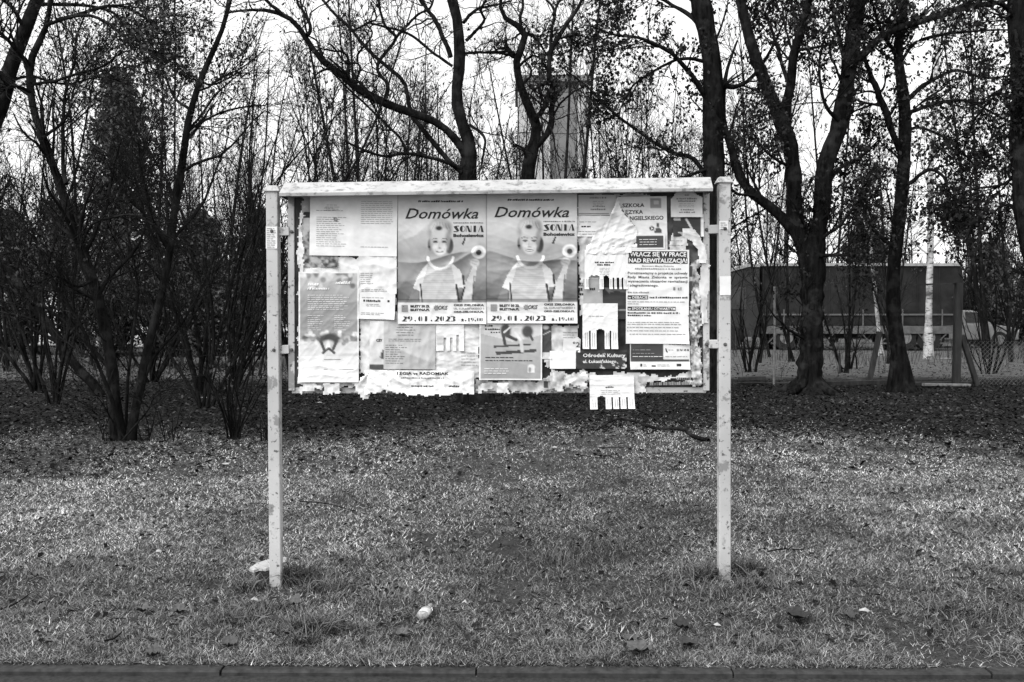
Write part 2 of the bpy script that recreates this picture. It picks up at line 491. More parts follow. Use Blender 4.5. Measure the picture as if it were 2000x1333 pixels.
WR = np.random.default_rng(11)
class Sheet:
    """a sheet of paper glued on the board; drawn in the board's own survey readings"""
    def __init__(s, name, label, rect, layer, base=0.72, step=4.0, wr=0.002, wl=55, rot=0.0, group=None, cat='poster', parent=None, folds=None, curl=0.0):
        s.name, s.label, s.rect, s.layer, s.rot, s.cat, s.group = name, label, rect, layer, rot, cat, group
        x0, y0, x1, y1 = rect
        nx = max(4, int((x1 - x0) / step) + 1); ny = max(4, int((y1 - y0) / step) + 1)
        s.X, s.Y = np.meshgrid(np.linspace(x0, x1, nx), np.linspace(y0, y1, ny))
        s.T = np.full(s.X.shape, float(base)); s.M = np.ones(s.X.shape, bool)
        s.txt = {}; s.folds = folds or []; s.curl = curl
        s.waves = []
        for k in range(7):
            a = WR.uniform(0, math.pi); L = wl * WR.uniform(0.5, 1.6)
            s.waves.append((math.cos(a) / L, math.sin(a) / L * 1.3, WR.uniform(0, 6.28), 1.9 * wr * WR.uniform(0.3, 1)))
        s.seed = WR.uniform(0, 60)
        w_, h_ = x1 - x0, y1 - y0; r_ = 0.45 * min(w_, h_)
        s.corners = [(xc, yc, r_ * WR.uniform(.6, 1.1), WR.uniform(.004, .020)) for xc in (x0, x1) for yc in (y0, y1) if WR.random() < (.55 if yc == y1 else .15)]
    def W(s, x, y):
        h = 0.0
        for a, b, p, k in s.waves:
            q = np.sin((x * a + y * b) * 6.283 + p + 2.5 * vnoise(x / 60 + s.seed, y / 60))
            h = h + k * 0.35 * (1 - np.abs(q)) ** 2.4
        for (xa, ya, xb, yb, amp, wid) in s.folds:                  # a sharp crease along a segment
            dx, dy = xb - xa, yb - ya; L = math.hypot(dx, dy)
            u = np.clip(((x - xa) * dx + (y - ya) * dy) / L / L, 0, 1)
            bend = math.hypot(dx, dy) * 0.03 * np.sin(u * 7 + s.seed)
            d = ((x - xa) * -dy + (y - ya) * dx) / L + bend
            env = np.sin(np.clip(u, 0.0, 1) * math.pi) ** 0.6
            over = (((x - xa) * dx + (y - ya) * dy) / L / L)
            env = env * np.exp(-np.maximum(0, np.abs(over - 0.5) - 0.5) ** 2 * 30)
            h = h + 1.7 * amp * env * np.where(d < 0, np.exp(d / wid), np.exp(-d / (wid * 2.4)))
        for (xc, yc, rad, amp) in s.corners:
            h = h + amp * np.clip(1 - np.hypot(x - xc, y - yc) / rad, 0, 1) ** 2
        if s.curl:
            x0, y0, x1, y1 = s.rect
            h = h + s.curl * np.clip((y - (y1 - 25)) / 25, 0, 1) ** 2
        return h
    def world(s, x, y, extra=0.0):
        x = np.asarray(x, float); y = np.asarray(y, float)
        h = s.W(x, y)
        if s.rot:
            cx = (s.rect[0] + s.rect[2]) / 2; cy = (s.rect[1] + s.rect[3]) / 2; a = math.radians(s.rot)
            x, y = cx + (x - cx) * math.cos(a) - (y - cy) * math.sin(a), cy + (x - cx) * math.sin(a) + (y - cy) * math.cos(a)
        p = Bp(x, y)
        p[..., 1] += 0.038 - s.layer * 0.0042 - h - extra
        return p
    # painting
    def fill(s, m, v, soft=None): s.T = np.where(m, v, s.T); return s
    def box(s, x0, y0, x1, y1, v): return s.fill((s.X >= x0) & (s.X <= x1) & (s.Y >= y0) & (s.Y <= y1), v)
    def ell(s, cx, cy, rx, ry, v, soft=0.25, a=1.0):
        d = np.sqrt(((s.X - cx) / rx) ** 2 + ((s.Y - cy) / ry) ** 2)
        k = a * (1 - sstep(1 - soft, 1 + soft, d)); s.T = s.T * (1 - k) + v * k; return s
    def poly(s, pts, v, a=1.0):
        m = s.inside(pts); s.T = np.where(m, s.T * (1 - a) + v * a, s.T); return s
    def inside(s, pts):
        m = np.zeros(s.X.shape, bool); n = len(pts)
        for i in range(n):
            (xa, ya), (xb, yb) = pts[i], pts[(i + 1) % n]
            if ya == yb: continue
            m ^= ((ya > s.Y) != (yb > s.Y)) & (s.X < (xb - xa) * (s.Y - ya) / (yb - ya) + xa)
        return m
    def seg(s, xa, ya, xb, yb, w, v, a=1.0):
        dx, dy = xb - xa, yb - ya; L2 = dx*dx + dy*dy
        u = np.clip(((s.X - xa) * dx + (s.Y - ya) * dy) / L2, 0, 1)
        d = np.hypot(s.X - xa - u*dx, s.Y - ya - u*dy); k = a * (1 - sstep(w * 0.7, w * 1.2, d))
        s.T = s.T * (1 - k) + v * k; return s
    def blotch(s, lo, hi, sc):
        s.T = lo + (hi - lo) * np.clip((fbm(s.X / sc + s.seed, s.Y / sc + s.seed, 4) - 0.28) / 0.44, 0, 1); return s
    def torn(s, amt=6, sides='lrtb', sc=9):
        x0, y0, x1, y1 = s.rect
        n = lambda q, o: 1.9 * amt * np.clip(0.75 * vnoise(q / (sc * 2.2) + s.seed + o, q * 0 + o) + 0.4 * vnoise(q / (sc * .8) + o, q * 0 + s.seed) + .30 * np.abs(2 * vnoise(q / (sc * .45) + o, q * 0 + 3 + s.seed) - 1) + .30 * vnoise(q / (sc * .16) + o, q * 0 + 7 + s.seed) - .30, 0, 2)
        if 'l' in sides: s.M &= s.X - x0 >= n(s.Y, 1)
        if 'r' in sides: s.M &= x1 - s.X >= n(s.Y, 2)
        if 't' in sides: s.M &= s.Y - y0 >= n(s.X, 3)
        if 'b' in sides: s.M &= y1 - s.Y >= n(s.X, 4)
        return s
    def cut(s, pts): s.M &= ~s.inside(pts); return s
    # printing
    def put(s, v, f, ink):
        L = s.txt.setdefault(ink, ([], []))
        n = sum(len(q) for q in L[0]); L[0].append(v); L[1].extend(tuple(i + n for i in q) for q in f)
    def text(s, body, x0, x1, ytop, ybase, ink='k', bold=0.0, italic=0.0):
        if body == '~':                                                # print too small or blurred to read
            x = x0; sl = (ybase - ytop) * italic
            while x < x1 - 1:
                w = min(WR.uniform(1.6, 4.2), x1 - x); a = ytop + WR.uniform(0, .35) * (ybase - ytop)
                s.put(np.array([(x + sl, a), (x + w + sl, a), (x + w, ybase), (x, ybase)]), [(0, 1, 2, 3)], ink); x += w + (.8 if WR.random() < .8 else 2.2)
            return s
        v, f = text_geo(body, bold, italic)
        w = v[:, 0].max() - v[:, 0].min(); ref = 0.729                 # cap height of the built-in face
        px = x0 + (v[:, 0] - v[:, 0].min()) / w * (x1 - x0); py = ybase - v[:, 1] / ref * (ybase - ytop)
        s.put(np.stack([px, py], -1), f, ink); return s
    def rectp(s, x0, y0, x1, y1, ink='k', n=1):
        t = np.linspace(0, 1, n + 1)
        v = [(x0 + (x1 - x0) * k, y0) for k in t] + [(x0 + (x1 - x0) * k, y1) for k in t]
        s.put(np.array(v, float), [(i, i + 1, n + 2 + i, n + 1 + i) for i in range(n)], ink); return s
    def polyp(s, pts, ink='k'):
        s.put(np.array(pts, float), [tuple(range(len(pts)))], ink); return s
    def lines(s, x0, x1, y0, dy, n, ink='g', h=0.9, fill=0.85, ragged=0.3, centre=False):
        """rows of small print too small to read"""
        for k in range(n):
            L = (x1 - x0) * (1 - ragged * WR.random()); xa = x0 + ((x1 - x0) - L) / 2 if centre else x0
            x = xa; y = y0 + k * dy
            while x < xa + L - 2:
                w = min(WR.uniform(3, 11), xa + L - x)
                s.rectp(x, y - h / 2, x + w, y + h / 2, ink); x += w + 1.6
        return s
    def build(s):
        o0 = s.world(np.mean(s.rect[0::2]), np.mean(s.rect[1::2]))
        ny, nx = s.X.shape
        idx = np.arange(nx * ny).reshape(ny, nx)
        fm = s.M[:-1, :-1] & s.M[1:, :-1] & s.M[:-1, 1:] & s.M[1:, 1:]
        f = np.stack([idx[:-1, :-1], idx[1:, :-1], idx[1:, 1:], idx[:-1, 1:]], -1)[fm]
        pos = s.world(s.X, s.Y).reshape(-1, 3)
        used = np.unique(f); mp = np.full(nx * ny, -1); mp[used] = np.arange(len(used))
        o = obj(s.name, pos[used], mp[f].astype(np.int32), M_PRINT, None, True, s.T.reshape(-1)[used], origin=o0)
        tag(o, s.label, s.cat, s.group)
        for ink, (vs, fs) in s.txt.items():
            v = np.concatenate(vs)
            obj('lettering', s.world(v[:, 0], v[:, 1], {'k': 0.0017, 'g': 0.0021, 'w': 0.0030}[ink]), fs, {'k': M_INK, 'g': M_INKG, 'w': M_INKW}[ink], o)['kind'] = 'stuff'
        return o
# ------------------------------------------------------------------ the posters, back to front
# old torn layers on the panel
def scrap(label, rect, layer, lo, hi, sc=9, amt=9, step=3.0, sides='lrtb', wr=0.003, name='torn_paper', rot=0.0):
    s = Sheet(name, label, rect, layer, step=min(step, 2.2), wr=wr * .6, wl=42, cat='torn paper', rot=rot)
    x0, y0, x1, y1 = rect
    for k in range(3):                                            # sharp creases
        a = WR.uniform(0, 3.14); cx = WR.uniform(x0, x1); cy = WR.uniform(y0, y1); L = WR.uniform(15, 45)
        s.folds.append((cx - L * math.cos(a), cy - L * math.sin(a), cx + L * math.cos(a), cy + L * math.sin(a), WR.uniform(.0015, .004), 2.2))
    s.blotch(lo, hi, sc).torn(amt, sides)
    return s
scrap('old pasted paper left in rags along the left edge of the board', (571, 384, 606, 764), 1, 0.42, 0.78, 14, 8).cut([(571, 384), (592, 384), (589, 400), (592, 428), (584, 440), (576, 428)]).build()
scrap('torn top strip of old paper under the roof edge', (578, 378, 1130, 420), 1, 0.18, 0.42, 22, 7).build()
scrap('torn top strip of old paper above the language school poster', (1128, 371, 1300, 400), 1, 0.30, 0.5, 22, 7).cut([(1268, 371), (1290, 371), (1288, 384), (1276, 384)]).build()
scrap('crumpled white sheet showing between the list and the Christmas poster', (585, 495, 780, 600), 2, 0.58, 0.80, 20, 4, wr=0.006).build()
scrap('layers of old white paper below the Christmas poster', (576, 690, 712, 770), 2, 0.45, 0.80, 12, 10, wr=0.005).cut([(572, 752), (600, 748), (612, 772), (572, 772)]).build()
scrap('crumpled white paper behind the grey timetable sheet', (694, 600, 790, 740), 2, 0.5, 0.8, 14, 6, wr=0.005).build()
scrap('crumpled old papers between the timetable sheet and the exercise poster', (840, 625, 945, 745), 2, 0.50, 0.80, 14, 5, wr=0.006).lines(900, 934, 690, 6, 5, 'g').build()
scrap('torn white paper hanging below the exercise poster', (922, 735, 1092, 774), 1, 0.22, 0.68, 16, 6, wr=0.004).box(1062, 745, 1072, 760, 0.04).build()
scrap('rag of white paper under the left part of the exercise poster', (968, 742, 998, 775), 4, 0.62, 0.8, 9, 4).build()
scrap('ragged white layers below the dark culture centre strip', (1066, 715, 1175, 768), 2, 0.30, 0.80, 11, 12, wr=0.006).build()
scrap('torn grey and white paper behind the small square cards', (1056, 628, 1140, 724), 2, 0.34, 0.72, 13, 6, wr=0.004).lines(1100, 1128, 650, 5, 6, 'g').build()
scrap('torn pieces pasted between the theatre posters and the tear-off notices', (1124, 395, 1182, 620), 2, 0.40, 0.76, 15, 6, wr=0.004).text('2022', 1128, 1143, 552, 559, bold=0.02).text('~', 1129, 1143, 571, 577, bold=0.02).text('~', 1130, 1144, 562, 568, bold=0.02).build()
scrap('torn layers of paper down the right edge of the board', (1338, 500, 1380, 756), 2, 0.06, 0.72, 7, 8, wr=0.005).build()
scrap('curled strip of paper peeling off the right edge', (1354, 500, 1392, 640), 3, 0.5, 0.74, 25, 5, wr=0.004, name='peeling_paper').cut([(1350, 495), (1372, 495), (1366, 560), (1372, 645), (1350, 645)]).build()
scrap('torn notice with grey print at the bottom right corner', (1240, 724, 1368, 760), 3, 0.38, 0.70, 14, 9, wr=0.006, rot=-1).text('~', 1320, 1360, 738, 744, bold=0.02).text('~', 1270, 1356, 746, 753, 'g', bold=0.02).build()
scrap('narrow white paper behind the lowest tear-off notice', (1190, 722, 1272, 776), 2, 0.55, 0.78, 22, 5, wr=0.003).build()
scrap('dark torn poster remains in the top right corner of the board', (1288, 380, 1376, 520), 1, 0.02, 0.10, 14, 4).build()
scrap('crumpled see-through sheet below the dark corner poster', (1303, 446, 1352, 520), 3, 0.32, 0.76, 12, 6, wr=0.006).lines(1306, 1340, 470, 9, 4, 'g').build()

scrap('ragged white paper hanging over the lower frame bar at the left corner', (578, 738, 640, 778), 6, 0.5, 0.8, 9, 9, wr=0.005, step=2.2).build()
scrap('torn white flap hanging over the lower frame bar below the Christmas poster', (626, 742, 672, 776), 7, 0.55, 0.8, 9, 5, wr=0.004, step=2.2).build()
scrap('crumpled white paper beside the left end of the football banner', (680, 722, 728, 784), 5, 0.6, 0.8, 12, 9, wr=0.006, step=2.2).build()
scrap('torn white rag over the lower frame bar right of the football banner', (920, 738, 975, 776), 6, 0.35, 0.74, 10, 8, wr=0.005, step=2.2).build()
scrap('torn paper over the lower frame bar under the blank white card', (1066, 716, 1110, 772), 6, 0.3, 0.7, 9, 9, wr=0.005, step=2.2).build()
scrap('layered white rags left of the lowest tear-off notice', (1096, 722, 1160, 770), 5, 0.45, 0.8, 8, 10, wr=0.006, step=2.2).build()
scrap('tattered black and white poster shreds beside the tall headline notice', (1344, 560, 1372, 700), 4, 0.04, 0.75, 5, 5, wr=0.004, step=2.0).build()
scrap('tattered bits of poster at the lower right beside the contact sheet', (1344, 668, 1382, 760), 4, 0.10, 0.74, 6, 7, wr=0.005, step=2.0).build()
scrap('crumpled paper pasted left of the two-column list', (573, 400, 602, 540), 4, 0.55, 0.78, 10, 7, wr=0.005, step=2.2).build()
# dark printed photo under the list
s = Sheet('photo_print', 'dark printed photo showing below the two-column list', (589, 425, 658, 522), 3, step=2.2, cat='photo print')
s.blotch(0.02, 0.40, 7); s.poly([(589, 425), (606, 425), (606, 445), (589, 470)], 0.45); s.build()
# two-column list
s = Sheet('list_sheet', 'wide white sheet with two columns of small print at the top left', (604, 376, 775, 500), 5, 0.76, 4, 0.0025, 90, rot=0.8, cat='notice', folds=[(690, 380, 690, 500, 0.0015, 5)])
s.lines(632, 655, 407, 4.5, 2, 'k', 0.7); s.lines(634, 662, 401, 4, 3, 'g', centre=True); s.lines(616, 680, 412, 5, 1, 'g')
s.lines(617, 678, 425, 4.0, 15, 'g', 0.8, ragged=0.35); s.lines(704, 768, 393, 3.9, 12, 'g', 0.8, ragged=0.06); s.lines(704, 766, 482, 4, 1, 'g')
s.build()
# small notices next to it
s = Sheet('notice_sheet', 'creased white notice between the list and the first theatre poster', (700, 500, 774, 574), 4, 0.72, 3, 0.005, 50, cat='notice', folds=[(700, 515, 774, 522, 0.006, 4)])
s.lines(703, 730, 534, 4, 6, 'g'); s.lines(705, 765, 566, 3, 2, 'g'); s.build()
s = Sheet('notice_sheet', 'small white notice with one bold line left of the theatre posters', (701, 573, 771, 624), 6, 0.74, 4, 0.003, 60, rot=1.5, cat='notice')
s.lines(706, 760, 582, 3.5, 1, 'g'); s.text('~', 709, 742, 586, 590, bold=0.03); s.lines(715, 745, 595, 3, 2, 'g'); s.lines(705, 750, 612, 3, 2, 'g'); s.rectp(756, 586, 760, 590); s.build()

# Christmas poster
s = Sheet('christmas_poster', 'grey Christmas greetings poster with baubles and a white lower part', (582, 531, 700, 747), 5, 0.30, 1.9, 0.003, 80, curl=0.012, cat='poster', folds=[(584, 716, 700, 722, 0.005, 5), (584, 736, 700, 732, 0.006, 5)])
s.T = 0.24 + 0.18 * sstep(600, 531, s.Y) + 0.10 * fbm(s.X / 40, s.Y / 40)
for k in range(26):
    s.ell(584 + WR.random() * 112, 534 + WR.random() ** 2 * 26, WR.uniform(3, 8), WR.uniform(3, 8), WR.choice([0.08, 0.55, 0.7, 0.14]), 0.4, 0.7)
s.fill(s.Y > 668, 0.58 + 0.08 * fbm(s.X / 12, s.Y / 9))
for k in range(34):
    s.ell(586 + WR.random() * 112, 648 + WR.random() * 24, WR.uniform(2.5, 6), WR.uniform(2.5, 6), WR.choice([0.10, 0.45, 0.75, 0.7, 0.2]), 0.35, 0.85)
s.ell(641, 664, 20, 13, 0.05, 0.3); s.ell(640, 676, 14, 11, 0.5, 0.3); s.ell(640, 678, 4, 11, 0.72, 0.4)
s.seg(626, 668, 632, 684, 3, 0.06); s.seg(657, 666, 650, 682, 3, 0.06); s.seg(640, 682, 630, 690, 2.6, 0.06); s.seg(642, 682, 652, 690, 2.6, 0.06)
s.T = np.where((s.X < 584.5) | (s.X > 697) | (s.Y < 533.5), 0.74, s.T)
s.T = np.where(s.Y > 697, 0.70 + 0.06 * fbm(s.X / 18, s.Y / 12), s.T)
s.text('~', 600, 622, 553, 558, 'w', 0.01, 0.3).text('~', 599, 641, 561, 566, 'w', 0.01, 0.3).text('~', 654, 682, 549, 555, 'w', 0.01, 0.3)
s.lines(600, 682, 577, 4.2, 6, 'w', 0.8); s.lines(600, 682, 601, 3.5, 2, 'w', 0.8)
for xx in (600, 652): s.lines(xx, xx + 32, 617, 4, 8, 'w', 0.7, ragged=0.5)
s.rectp(632, 702, 664, 703, 'g'); s.rectp(632, 721, 690, 722.2, 'g'); s.build()

# the two theatre posters
def deco(s, body, x0, x1, ytop, ybase):
    """tall stencil capitals: one half of every letter heavy, the other a hair line"""
    n = len(body); w = (x1 - x0) / n; H = ybase - ytop
    for k, ch in enumerate(body):
        a = x0 + k * w + w * 0.05; b = x0 + (k + 1) * w - w * 0.05; c = (a + b) / 2; W = b - a
        arc = lambda cx, cy, rx, ry, t0, t1, m=9: [(cx + rx * math.cos(t), cy + ry * math.sin(t)) for t in np.linspace(t0, t1, m)]
        if ch == '.': s.polyp(arc(c, ybase - 1.4, 1.5, 1.5, 0, 6.28, 8)); continue
        if ch == 'S': s.polyp([(a, ytop + H*.15), (a + W*.5, ytop), (b, ytop + H*.75), (b - W*.25, ybase), (a + W*.3, ytop + H*.55)]); s.polyp([(a, ybase - 1.5), (b - W*.4, ybase - 1.5), (b - W*.4, ybase), (a, ybase)]); s.polyp([(a + W*.5, ytop), (b, ytop), (b, ytop + 1.4), (a + W*.5, ytop + 1.4)])
        elif ch == 'O': s.polyp(arc(c, (ytop + ybase)/2, W/2, H/2, math.pi/2, math.pi*1.5)); s.put(np.array(arc(c, (ytop + ybase)/2, W/2, H/2, -math.pi/2, math.pi/2) + arc(c, (ytop + ybase)/2, W/2 - 0.8, H/2 - 0.8, math.pi/2, -math.pi/2)), [(i, i+1, 16-i, 17-i) for i in range(8)], 'k')
        elif ch == 'N': s.rectp(a, ytop, a + 1, ybase); s.polyp([(a + 1.2, ytop), (a + W*.45, ytop), (b - 1.2, ybase), (b - W*.5, ybase)]); s.rectp(b - 1, ytop, b, ybase)
        elif ch in 'I1': s.rectp(c - W*.22, ytop, c + W*.22, ybase)
        elif ch == 'A': s.polyp([(c - 0.5, ytop), (c + W*.2, ytop), (b, ybase), (c + W*.08, ybase)]); s.polyp([(c - .6, ytop), (c + .3, ytop), (a + 1, ybase), (a, ybase)])
        elif ch == '2': s.polyp([(a + W*.25, ytop), (b, ytop + H*.1), (b, ytop + H*.4), (a + W*.45, ybase), (a, ybase), (c + W*.1, ytop + H*.4)]); s.rectp(a, ybase - 1.2, b, ybase)
        elif ch == '9': s.polyp(arc(c, ytop + H*.3, W/2, H*.3, math.pi/2, math.pi*1.5)); s.polyp([(c + W*.18, ytop), (b, ytop + H*.2), (b, ytop + H*.6), (c, ybase), (c - W*.1, ybase), (c + W*.3, ytop + H*.5)])
        elif ch == '0': s.polyp(arc(c - .8, (ytop+ybase)/2, W*.42, H/2, math.pi/2, math.pi*1.5)); s.polyp(arc(c + 1.2, (ytop+ybase)/2, W*.22, H/2, -math.pi/2, math.pi/2))
        elif ch == '3': s.polyp(arc(c, ytop + H*.25, W*.45, H*.25, -math.pi/2, math.pi/2)); s.polyp(arc(c, ytop + H*.73, W*.5, H*.27, -math.pi/2, math.pi/2)); s.rectp(a, ytop, c, ytop + 1.2); s.rectp(a, ybase - 1.2, c, ybase)
        elif ch == 'g': s.polyp(arc(c, ytop + H*.55, W*.42, H*.32, 0, 6.0)); s.rectp(a, ybase - 1, b, ybase)

def theatre(rect, label, folds, layer):
    x0, y0, x1, y1 = rect
    s = Sheet('theatre_poster', label, rect, layer, 0.62, 1.75, 0.0028, 90, group='two theatre posters side by side', folds=folds, curl=0.006)
    X0 = s.X; Y0 = s.Y
    s.X = (X0 - x0) / (x1 - x0) * 174; s.Y = (Y0 - y0) / (y1 - y0) * 254            # draw in the poster's own units
    s.T = 0.62 - 0.28 * sstep(50, 130, s.Y) + 0.10 * fbm(s.X / 30, s.Y / 25)
    s.T = s.T - 0.12 * sstep(150, 210, s.Y) * (1 - 0.3 * np.sin(s.X / 174 * 3.14))
    # figure: light short hair, striped jumper, right hand raised with a small cup
    s.poly([(20, 211), (28, 190), (42, 176), (40, 211)], 0.36)                          # left upper arm
    s.poly([(43, 211), (44, 170), (56, 138), (68, 128), (98, 128), (112, 140), (120, 176), (118, 211)], 0.60)
    s.T = np.where(s.inside([(46, 211), (47, 170), (58, 138), (70, 130), (96, 130), (110, 140), (116, 176), (115, 211)]) & ((s.Y % 3.6) < 1.7), 0.52, s.T)
    s.poly([(30, 184), (40, 160), (52, 142), (60, 134), (52, 165), (44, 190)], 0.68); s.poly([(104, 134), (122, 148), (134, 172), (132, 184), (114, 182)], 0.66)
    s.seg(45, 176, 48, 211, 1.6, 0.12, 0.8); s.seg(115, 178, 120, 211, 2.2, 0.10, 0.85); s.seg(128, 160, 130, 176, 2.4, 0.14, 0.8)
    s.poly([(122, 211), (133, 176), (148, 138), (156, 142), (150, 176), (146, 211)], 0.60)  # raised forearm
    s.seg(150, 160, 146, 211, 1.3, 0.18, 0.7); s.seg(131, 182, 124, 211, 1.6, 0.12, 0.8)
    s.ell(151, 134, 9, 8, 0.62); s.seg(140, 128, 156, 132, 1.6, 0.45, 0.7); s.seg(142, 133, 154, 138, 1.4, 0.45, 0.6)
    s.ell(159, 113, 14, 13, 0.74, 0.12); s.ell(159, 113, 9.5, 9, 0.55, 0.2); s.ell(159, 114, 5, 5, 0.03, 0.35)
    s.ell(84, 124, 22, 20, 0.42); s.ell(84, 126, 17, 17, 0.40)                          # neck and neckline
    s.ell(84, 133, 25, 22, 0.75, 0.06, 0.0)
    for t in np.linspace(0.15, 2.99, 22): s.ell(84 + 25 * math.cos(t), 120 + 26 * math.sin(t), 2.6, 2.6, 0.76)
    s.ell(101, 100, 8, 16, 0.16); s.ell(64, 98, 5, 12, 0.30)                                # neck shade in the print
    s.ell(83, 74, 23, 27, 0.44); s.ell(84, 63, 22, 13, 0.56, 0.12); s.ell(74, 63, 10, 9, 0.68, 0.6, 0.8); s.ell(98, 66, 8, 11, 0.36, 0.6, 0.8)   # upswept light hair
    for t in range(12): s.seg(64 + t * 3.6, 70 - 6 * math.sin(t / 11 * 3.1), 70 + t * 2.6, 60 - 6 * math.sin(t / 11 * 3.1), 1.0, 0.34 if t % 2 else 0.60, 0.35)
    s.ell(83, 88, 17.5, 25, 0.60); s.ell(83, 105, 13, 14, 0.60); s.ell(83, 72, 15, 7, 0.62); s.ell(81, 66, 6, 4, 0.10, 0.6, 0.9)
    s.ell(98, 94, 4.5, 18, 0.36, 0.6, 0.85); s.ell(67, 98, 3, 12, 0.48, 0.6, 0.6); s.ell(73, 103, 5, 4, 0.69, 0.6, 0.7); s.ell(92, 103, 4.5, 4, 0.66, 0.6, 0.6)
    for ex in (74, 91):                                                                 # eyes, brows
        k_ = -1 if ex < 80 else 1
        s.ell(ex, 92.5, 5.2, 3.4, 0.42, 0.5, 0.8); s.ell(ex, 93, 4.2, 1.5, 0.10, 0.4); s.ell(ex, 93.2, 1.6, 1.4, 0.02, 0.4)
        s.seg(ex - 4.5 * k_, 87.5, ex + 2 * k_, 85.6, 0.8, 0.18, 0.75); s.seg(ex + 2 * k_, 85.6, ex + 6.5 * k_, 88, 0.7, 0.2, 0.75)
    s.seg(82, 94, 81, 103, 1.1, 0.46, 0.5); s.ell(82.5, 105, 3.4, 1.2, 0.36, 0.5); s.ell(82.5, 112, 7.5, 2.2, 0.22, 0.4); s.ell(82.5, 111.8, 6, 0.9, 0.74, 0.4)
    s.seg(73, 106, 75, 112, 0.8, 0.46, 0.5); s.seg(92, 106, 90, 112, 0.8, 0.42, 0.5)
    s.ell(62, 103, 2.2, 2.4, 0.1); s.poly([(125, 98), (131, 84), (134, 85), (129, 99)], 0.04)
    img = sstep(24, 40, s.Y) * (s.Y < 207)
    s.T = s.T * (1 - img) + img * np.clip((s.T - .5) * 1.45 + .42, .03, .72)              # the photo part is printed darker
    # foot band
    s.T = np.where(s.Y > 212, 0.62 + 0.05 * fbm(s.X / 40, s.Y / 30), s.T); s.T = np.where((s.Y > 206) & (s.Y < 211.5), s.T * 0.45, s.T)
    s.T = np.where(s.Y > 234, 0.72, s.T)
    s.T *= np.where((s.X < 1) | (s.X > 173), 0.5, 1)
    s.X = X0; s.Y = Y0
    q = lambda a: x0 + a / 174 * (x1 - x0); r = lambda a: y0 + a / 254 * (y1 - y0)
    s.text('~', q(40), q(128), r(11), r(15), 'k', 0.015, 0.3)
    s.text('Domówka', q(15), q(158), r(26), r(47), 'k', 0.012, 0.34)
    s.text('~', q(109), q(169), r(54), r(56.5), 'g', 0.01)
    deco(s, 'SONIA', q(109), q(169), r(61), r(73.5))
    s.text('Bohosiewicz', q(109), q(169), r(77), r(83), 'k', 0.05)
    s.rectp(q(8), r(217), q(20), r(230), 'g'); s.rectp(q(10.5), r(219), q(17.5), r(228), 'k')
    s.text('BILETY 50 ZŁ', q(25), q(63), r(217), r(221.5), 'k', 0.05); s.text('BILETYNA.PL', q(25), q(63), r(224), r(228.5), 'k', 0.05)
    s.text('OKiS', q(80), q(98), r(218), r(226), 'k', 0.02, 0.3); s.put(np.array([(q(76 + 4 * math.cos(t) * (1 + .5 * (i % 2))), r(222.5 + 4 * math.sin(t) * (1 + .5 * (i % 2)))) for i, t in enumerate(np.linspace(0, 6.28, 17)[:-1])]), [tuple(range(16))], 'g')
    s.text('OKIS ZIELONKA', q(110), q(169), r(215), r(219), 'k', 0.04); s.text('UL. ŁUKASIŃSKIEGO 1', q(110), q(169), r(222), r(225.5), 'g', 0.03); s.text('OKIS-ZIELONKA.PL', q(110), q(169), r(228.5), r(232), 'k', 0.04)
    deco(s, '29.01.2023', q(8), q(114), r(239), r(249)); deco(s, 'g.19.00', q(124), q(168), r(242), r(249))
    return s
theatre((776, 380, 950, 633), 'left one of the two theatre posters with a smiling woman', [(770, 512, 956, 492, 0.011, 5), (860, 520, 946, 488, 0.007, 4), (774, 552, 900, 520, 0.005, 9), (790, 470, 850, 432, 0.004, 10), (880, 610, 950, 590, 0.004, 7)], 5).build()
theatre((950, 377, 1128, 632), 'right one of the two theatre posters with a smiling woman', [(944, 494, 1134, 516, 0.011, 5), (1000, 514, 1132, 498, 0.008, 4), (948, 532, 1060, 512, 0.005, 8), (1080, 470, 1130, 486, 0.004, 9), (955, 580, 1020, 562, 0.004, 9), (1050, 560, 1120, 590, 0.004, 9)], 6).build()

# timetable, exercise, football
s = Sheet('timetable_sheet', 'grey sheet with lines of small print under the left theatre poster', (721, 628, 850, 722), 4, 0.46, 2.6, 0.004, 60, rot=0.5, cat='notice', folds=[(750, 660, 845, 715, 0.006, 8), (760, 640, 720, 680, 0.004, 8)])
s.box(721, 628, 749, 722, 0.66); s.poly([(741, 700), (748, 682), (748, 704)], 0.05); s.box(721, 714, 748, 722, 0.06); s.ell(735, 700, 9, 12, 0.45, 0.5, 0.5)
s.text('CZY', 734, 746, 663, 668, 'k', 0.04); s.lines(770, 812, 640, 5, 4, 'k', 0.7, centre=True); s.lines(758, 826, 663, 3.6, 2, 'k', 0.7, ragged=0.1); s.lines(752, 800, 675, 4.4, 9, 'k', 0.8, ragged=0.5)
s.build()
s = Sheet('tear_off_notice', 'white tear-off notice with long strips left of the exercise poster', (851, 634, 906, 686), 4, 0.76, 2.5, 0.002, 40, cat='notice')
s.box(853, 655, 866, 675, 0.5); s.cut([(867, 634), (868, 634), (869, 690), (866, 690)]).cut([(880, 660), (881, 660), (882, 690), (879, 690)]).cut([(893, 655), (894, 655), (895, 690), (892, 690)]); s.build()
s = Sheet('exercise_poster', 'grey exercise class poster with white border and people on mats', (936, 630, 1059, 743), 5, 0.36, 1.7, 0.002, 90, rot=0.3)
s.T = 0.40 - 0.10 * sstep(660, 740, s.Y) + 0.03 * fbm(s.X / 20, s.Y / 20)
s.poly([(938, 630), (1056, 630), (1056, 655), (1000, 668), (938, 652)], 0.56)
s.poly([(964, 676), (1040, 671), (1036, 675), (964, 680)], 0.06); s.poly([(968, 688), (1048, 682), (1048, 688), (969, 694)], 0.05)
